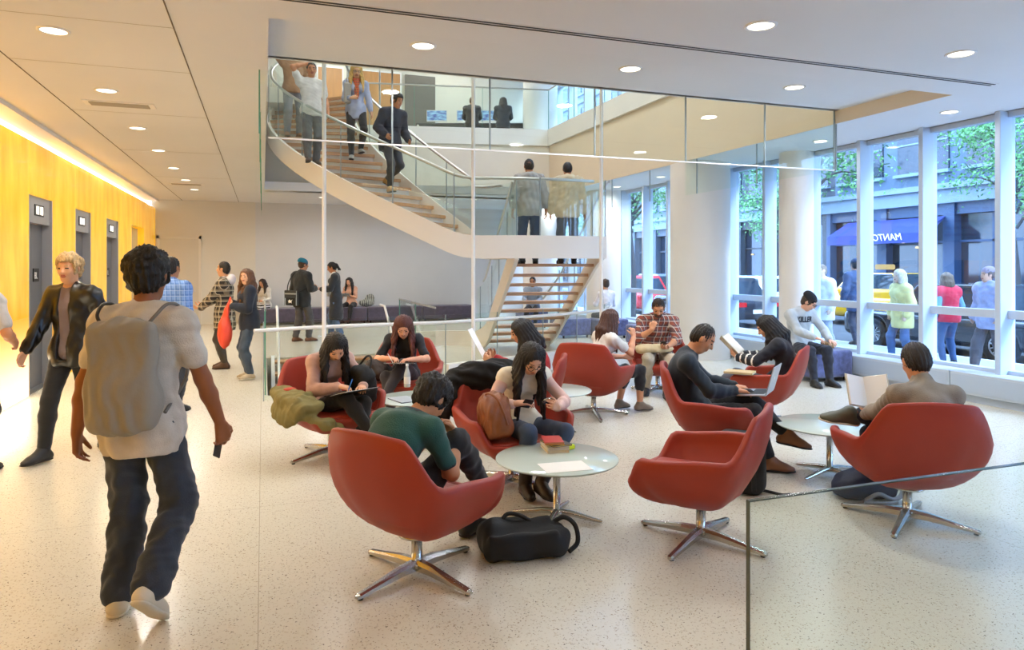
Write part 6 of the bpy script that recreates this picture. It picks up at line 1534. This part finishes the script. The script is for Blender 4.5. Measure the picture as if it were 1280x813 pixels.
def car(x, y, rz, paint, label, roof_sign=False, L=4.5, W=1.78, Hh=1.42, tail=False, belt=.86, zs=1.0):
    r = empty('car', (x, y, -.12), rz, label, 'car'); h2 = L / 2; r.scale = (1, 1, zs)
    pm = mat('car_paint_' + paint.strip('#'), paint, .25, .2, coat=.8)
    body = [rbx((0, 0, .53), (W / 2, h2, .27), rr=.16, k=.04), ('P', V3(0, h2 - .05, .80), nrm((0, .25, 1)), .02), ]
    body = [rbx((0, 0, .52), (W / 2, h2, .28), rr=.15, k=.05), cone((-.55, -.9, .72), (.55, -.9, .72), .14, .14, 1, None, .1), cone((-.55, .9, .70), (.55, .9, .70), .12, .12, 1, None, .1)]
    cab = [rbx((0, -.18, .98), (W / 2 - .10, 1.35, .45), rr=.10, k=.03)]
    # cabin shaped by sloping screens
    def clip(): return [pln((0, .98, .85), (0, 1, .95)), pln((0, -1.5, .85), (0, -1, .62)), pln((W / 2 - .07, 0, .85), (1, 0, .28)), pln((-W / 2 + .07, 0, .85), (-1, 0, .28)), pln((0, 0, Hh), (0, 0, 1))]
    wells = [cone((q * W / 2 - q * .25, yy, .33), (q * W / 2 + q * .1, yy, .33), .37, .37, 1, None, .01) for q in (-1, 1) for yy in (-1.35, 1.38)]
    wells = [('B', (V3(0, 0, 0)), V3(1, 1, 1), np.eye(3), 0, 0, '+')][:0]
    for q in (-1, 1):
        for yy in (-1.35, 1.38):
            body.append(ell((q * W / 2, yy, .33), (.22, .37, .37), None, .01, '-'))
    blob('car_body', body, .035, pm, r, relax=2)
    def pcab(C):
        m = np.zeros(len(C), np.int32); z = C[:, 2]
        g = (z > belt) & (z < Hh - .10); pill = (np.abs(C[:, 1] + .05) < .035) & (np.abs(C[:, 0]) > W / 2 - .35)
        corner = (np.abs(C[:, 0]) > W / 2 - .13 - (z - .85) * .28 - .04) & ((C[:, 1] > .90 - (z - .85) * .95) | (C[:, 1] < -1.42 + (z - .85) * .62))
        m[g & ~pill & ~corner] = 1; return m
    blob('cabin', cab + clip(), .03, [pm, mat('car_window', '#20303c', .05, spec=.9)], r, relax=1, paint=pcab)
    for q in (-1, 1):
        for yy in (-1.35, 1.38):
            M = Matrix.Translation((q * (W / 2 - .12), yy, .32)) @ Matrix.Rotation(PI / 2, 4, 'Y')
            w = MB().lathe([(.19, -.1), (.29, -.1), (.32, -.07), (.32, .07), (.29, .1), (.19, .1)], n=28, M=M).build('wheel', mat('tyre', '#16171a', .8), r)
            rim = MB(); rim.lathe([(.20, .06), (.19, .09), (.17, .07)], n=28, M=M).lathe([(.20, -.06), (.19, -.09), (.17, -.07)], n=28, M=M)
            for k in range(10):
                a_ = 2 * PI * k / 10
                for zz in (.075, -.075): rim.tube([M @ Vector((.03 * math.cos(a_), .03 * math.sin(a_), zz)), M @ Vector((.19 * math.cos(a_), .19 * math.sin(a_), zz * 1.05))], .014, 6)
            rim.lathe([(0, .085), (.045, .08), (.05, .06)], n=16, M=M).lathe([(0, -.085), (.045, -.08), (.05, -.06)], n=16, M=M).build('rim', M_steel, w)
    for q in (-1, 1):
        MB().rbox((q * .62 - .16, -h2 - .01, .60), (q * .62 + .16, -h2 + .05, .74), .02).build('tail_lamp', emis('tail_red', '#e0303a', 1.2) if tail else mat('red_lamp', '#a01c22', .2), r)
        MB().rbox((q * .62 - .18, h2 - .05, .56), (q * .62 + .18, h2 + .01, .68), .02).build('head_lamp', mat('lamp_clear', '#dfe6ee', .1), r)
        MB().rbox((q * (W / 2 + .04) - .07, .78, .90), (q * (W / 2 + .04) + .07, .90, 1.02), .03).build('side_mirror', pm, r)
        MB().box((q * W / 2 - .006, -.55, .74), (q * W / 2 + .006, -.40, .765)).build('door_handle', M_steel, r)
    MB().box((-.26, -h2 - .02, .42), (.26, -h2 + .0, .53)).build('number_plate', M_paper, r)
    if roof_sign:
        MB().rbox((-.28, -.35, Hh), (.28, -.1, Hh + .14), .03).build('roof_sign', emis('taxi_sign', '#ffe9a8', .8), r)
        for q in (-1, 1): MB().box((q * (W / 2 + .001) - .003, -.9, .58), (q * (W / 2 + .001) + .003, .6, .66)).build('side_stripe', M_black, r)
    return r
car(13.35, 10.3, 0, '#20262e', 'dark parked car right outside the window with silver spoked wheels')
car(17.2, 15.9, .0, '#f5b81e', 'yellow taxi driving past behind the parked cars', roof_sign=True, L=4.8, Hh=1.52, belt=1.02, zs=1.1)
car(13.35, 18.6, 0, '#2c2f38', 'dark car with lit red tail lamps parked further up the street', tail=True, L=4.4)
car(13.35, 24.0, 0, '#d2222c', 'bright red car parked far up the street', L=4.4)
car(17.4, 21.8, 0, '#cfd6dc', 'white car driving behind the taxi', L=4.5)
car(17.3, 28.5, 0, '#7d8894', 'grey car furthest up the street', L=4.5)
car(13.35, 4.9, 0, '#3a4048', 'dark grey parked car at the right edge of the window view')

# building across the street, one thing per house front
M_stone = mat('blue_grey_stone', '#75828f', .8, var=.1, vscale=2)
M_dark = mat('dark_shopfront', '#2b323c', .5)
M_shopglass = mat('shop_glass', '#1e2a36', .08, spec=.6)
M_warm = emis('shop_lamp', '#ffd9a0', 2.2)
XB = 23.0
def house(y0, y1, col, label, floors=4, dark='#2b323c', awn=None, seed=0):
    r = empty('street_building', (XB, (y0 + y1) / 2, 0), 0, label, 'building', 'buildings across the street'); w = (y1 - y0) / 2; rd = random.Random(seed)
    wm = mat('stone_' + col.strip('#'), col, .8, var=.12, vscale=1.5); dm = mat('front_' + dark.strip('#'), dark, .5)
    MB().box((.5, -w, 0), (4, w, 18)).build('core', wm, r)
    n = max(2, round((y1 - y0) / 2.6)); b = 2 * w / n
    m = MB(); 
    for k in range(n + 1):
        yk = -w + b * k; m.box((.0, max(-w, yk - .22), -.02), (.55, min(w, yk + .22), 3.9))
    m.box((.1, -w, 3.5), (.55, w, 3.95)); m.build('shopfront_frame', dm, r)
    MB().box((-.15, -w, 3.9), (.55, w, 4.5)).box((-.3, -w, 4.4), (.55, w, 4.6)).build('cornice', mat('pale_cornice', '#74838f', .7), r)
    for k in range(n):
        yk = -w + b * k
        MB().box((.35, yk + .22, .45), (.42, yk + b - .22, 3.5)).build('shop_window', M_shopglass, r)
        MB().box((.2, yk + .22, 0), (.5, yk + b - .22, .45)).build('stall_riser', dm, r)
        MB().box((.28, yk + b / 2 - .04, .45), (.40, yk + b / 2 + .04, 3.5)).box((.28, yk + .22, 2.5), (.40, yk + b - .22, 2.58)).build('window_bar', dm, r)
        for j in range(rd.randint(1, 3)):
            z = rd.uniform(1.6, 3.2); yy = yk + rd.uniform(.5, b - .6)
            MB().lathe([(0, .05), (.05, .03), (.07, -.02), (0, -.03)], (.30, yy, z), 10).build('shop_lamp', M_warm, r)
    for f_ in range(floors):
        z = 5.2 + f_ * 3.3
        m = MB(); 
        for k in range(n):
            yk = -w + b * k
            g = MB().box((.44, yk + .35, z), (.5, yk + b - .35, z + 2.2)).build('window_pane', M_shopglass, r)
            MB().box((.38, yk + .35, z + 1.08), (.5, yk + b - .35, z + 1.14)).box((.38, yk + b / 2 - .03, z), (.5, yk + b / 2 + .03, z + 2.2)).box((.3, yk + .25, z - .12), (.52, yk + b - .25, z)).build('window_frame', mat('pale_cornice', '#74838f', .7), g)
        m.box((.25, -w, z + 2.55), (.55, w, z + 2.75)).build('string_course', wm, r)
    if awn:
        ya, yb_, body = awn; ya -= (y0 + y1) / 2; yb_ -= (y0 + y1) / 2
        a = MB(); 
        vs = [(0, ya, 3.45), (0, yb_, 3.45), (-1.1, yb_, 2.85), (-1.1, ya, 2.85), (-1.1, yb_, 2.5), (-1.1, ya, 2.5), (0, ya, 3.4), (0, yb_, 3.4)]
        a.add(vs, [(0, 3, 2, 1), (3, 5, 4, 2), (0, 6, 5, 3), (1, 2, 4, 7)]); ao = a.build('awning', mat('navy_awning', '#27367a', .7), r)
        t = text_mesh('awning_lettering', body, .36, M_paper, ao, 'CENTER', .004, .3); t.location = (-1.115, (ya + yb_) / 2 - .75, 2.93 - .32); t.rotation_euler = (PI / 2, 0, -PI / 2); t.scale = (-1, 1, 1)
    return r
house(-8, 7.0, '#48525e', 'grey-blue building across the street at the far right end', seed=1)
house(7.0, 15.4, '#4c5868', 'building across the street with warm shop lamps, behind the nearest tree', dark='#1c242e', seed=2)
house(15.4, 24.0, '#51606f', 'building across the street with a navy awning lettered in white', dark='#27405f', awn=(18.4, 22.8, 'MANTO'), seed=3)
house(24.0, 33.0, '#3a3f46', 'dark building across the street beyond the awning', dark='#23262c', seed=4)
house(33.0, 46.0, '#626b74', 'pale grey building far up the street', dark='#3c444e', seed=5)
house(46.0, 66.0, '#6f7880', 'building at the far end of the street', dark='#3c444e', seed=6)

def tree(x, y, h, label, seed):
    r = empty('street_tree', (x, y, -.02), 0, label, 'tree', 'trees on the street'); rd = random.Random(seed); tips = []
    tr = MB(); tr.tube(smooth_path([(0, 0, 0), (.05, .05, 1.5), (-.05, .1, 3.0), (.05, 0, h * .62)], 4), [.11 - .07 * k / 12 for k in range(13)], 8)
    tr.build('trunk', mat('bark', '#3a3633', .9, bump=.5, bscale=20), r)
    br = MB()
    for k in range(16):
        a_ = k * 2.4; z = 2.7 + (h * .62 - 2.7) * rd.random(); l = rd.uniform(1.2, 2.4) * (.85 if x < 15 else .62); p0 = Vector((0, .03, z)); p2 = p0 + Vector((math.cos(a_) * l, math.sin(a_) * l, rd.uniform(.2, 1.5))); p1 = (p0 + p2) / 2 + Vector((0, 0, rd.uniform(.1, .4)))
        br.tube(smooth_path([p0, p1, p2], 3), [.045, .04, .035, .028, .02, .015, .01], 6); tips += [p2, p1 * .4 + p2 * .6]
    br.build('branches', mat('bark', '#3a3633', .9, bump=.5, bscale=20), r)
    R = np.random.default_rng(seed); n = 5200; T = np.array([tuple(t) for t in tips]); c = T[R.integers(0, len(T), n)] + R.normal(size=(n, 3)) * V3(.42, .42, .30)
    keep = (c[:, 0] > (-2.3 if x < 15 else -9)) & (c[:, 0] < (9 if x < 15 else 1.5)); c = c[keep]; n = len(c)
    a1 = R.normal(size=(n, 3)); a1 /= np.linalg.norm(a1, axis=1)[:, None]; a2 = np.cross(a1, R.normal(size=(n, 3))); a2 /= np.linalg.norm(a2, axis=1)[:, None]; sz = R.uniform(.035, .075, (n, 1))
    V = np.stack([c - a1 * sz, c + a2 * sz * .5, c + a1 * sz, c - a2 * sz * .5], 1).reshape(-1, 3); Q = np.arange(4 * n).reshape(n, 4)
    o = link_mesh('foliage', np_mesh('foliage', V, Q, False), mat('leaf_green', '#5e9455', .6, var=.35, vscale=1.5), r)
    return r
tree(11.5, 5.6, 7.2, 'leafy green street tree outside at the right end of the windows', 1)
tree(20.9, 14.4, 8.0, 'leafy street tree across the road at the right of the awning', 2)
tree(11.5, 12.6, 7.5, 'leafy street tree on the near pavement by the parked dark car', 3)
tree(11.5, 20.4, 7.6, 'street tree further up the near pavement', 4)
tree(20.9, 24.5, 8.0, 'street tree across the road left of the awning', 5)
tree(11.5, 28, 7.6, 'street tree furthest up the near pavement', 6)

# ------------------------------------------------------------------ daylight
w = bpy.data.worlds.new('world'); SC.world = w; w.use_nodes = True; bg = w.node_tree.nodes['Background']
bg.inputs['Color'].default_value = (.44, .66, 1.0, 1); bg.inputs['Strength'].default_value = 12.0
sun = bpy.data.lights.new('sun', 'SUN'); sun.energy = 4.5; sun.angle = math.radians(12); sun.color = (.8, .9, 1)
so = bpy.data.objects.new('sun', sun); COL.objects.link(so); so.rotation_euler = (math.radians(38), math.radians(30), 0)
SC.view_settings.view_transform = 'Standard'; SC.view_settings.look = 'None'; SC.view_settings.gamma = 1; SC.view_settings.use_curve_mapping = False
SC.view_settings.exposure = 0.08
SC.cycles.transparent_max_bounces = 32; SC.cycles.max_bounces = 8; SC.cycles.diffuse_bounces = 4; SC.cycles.sample_clamp_indirect = 6
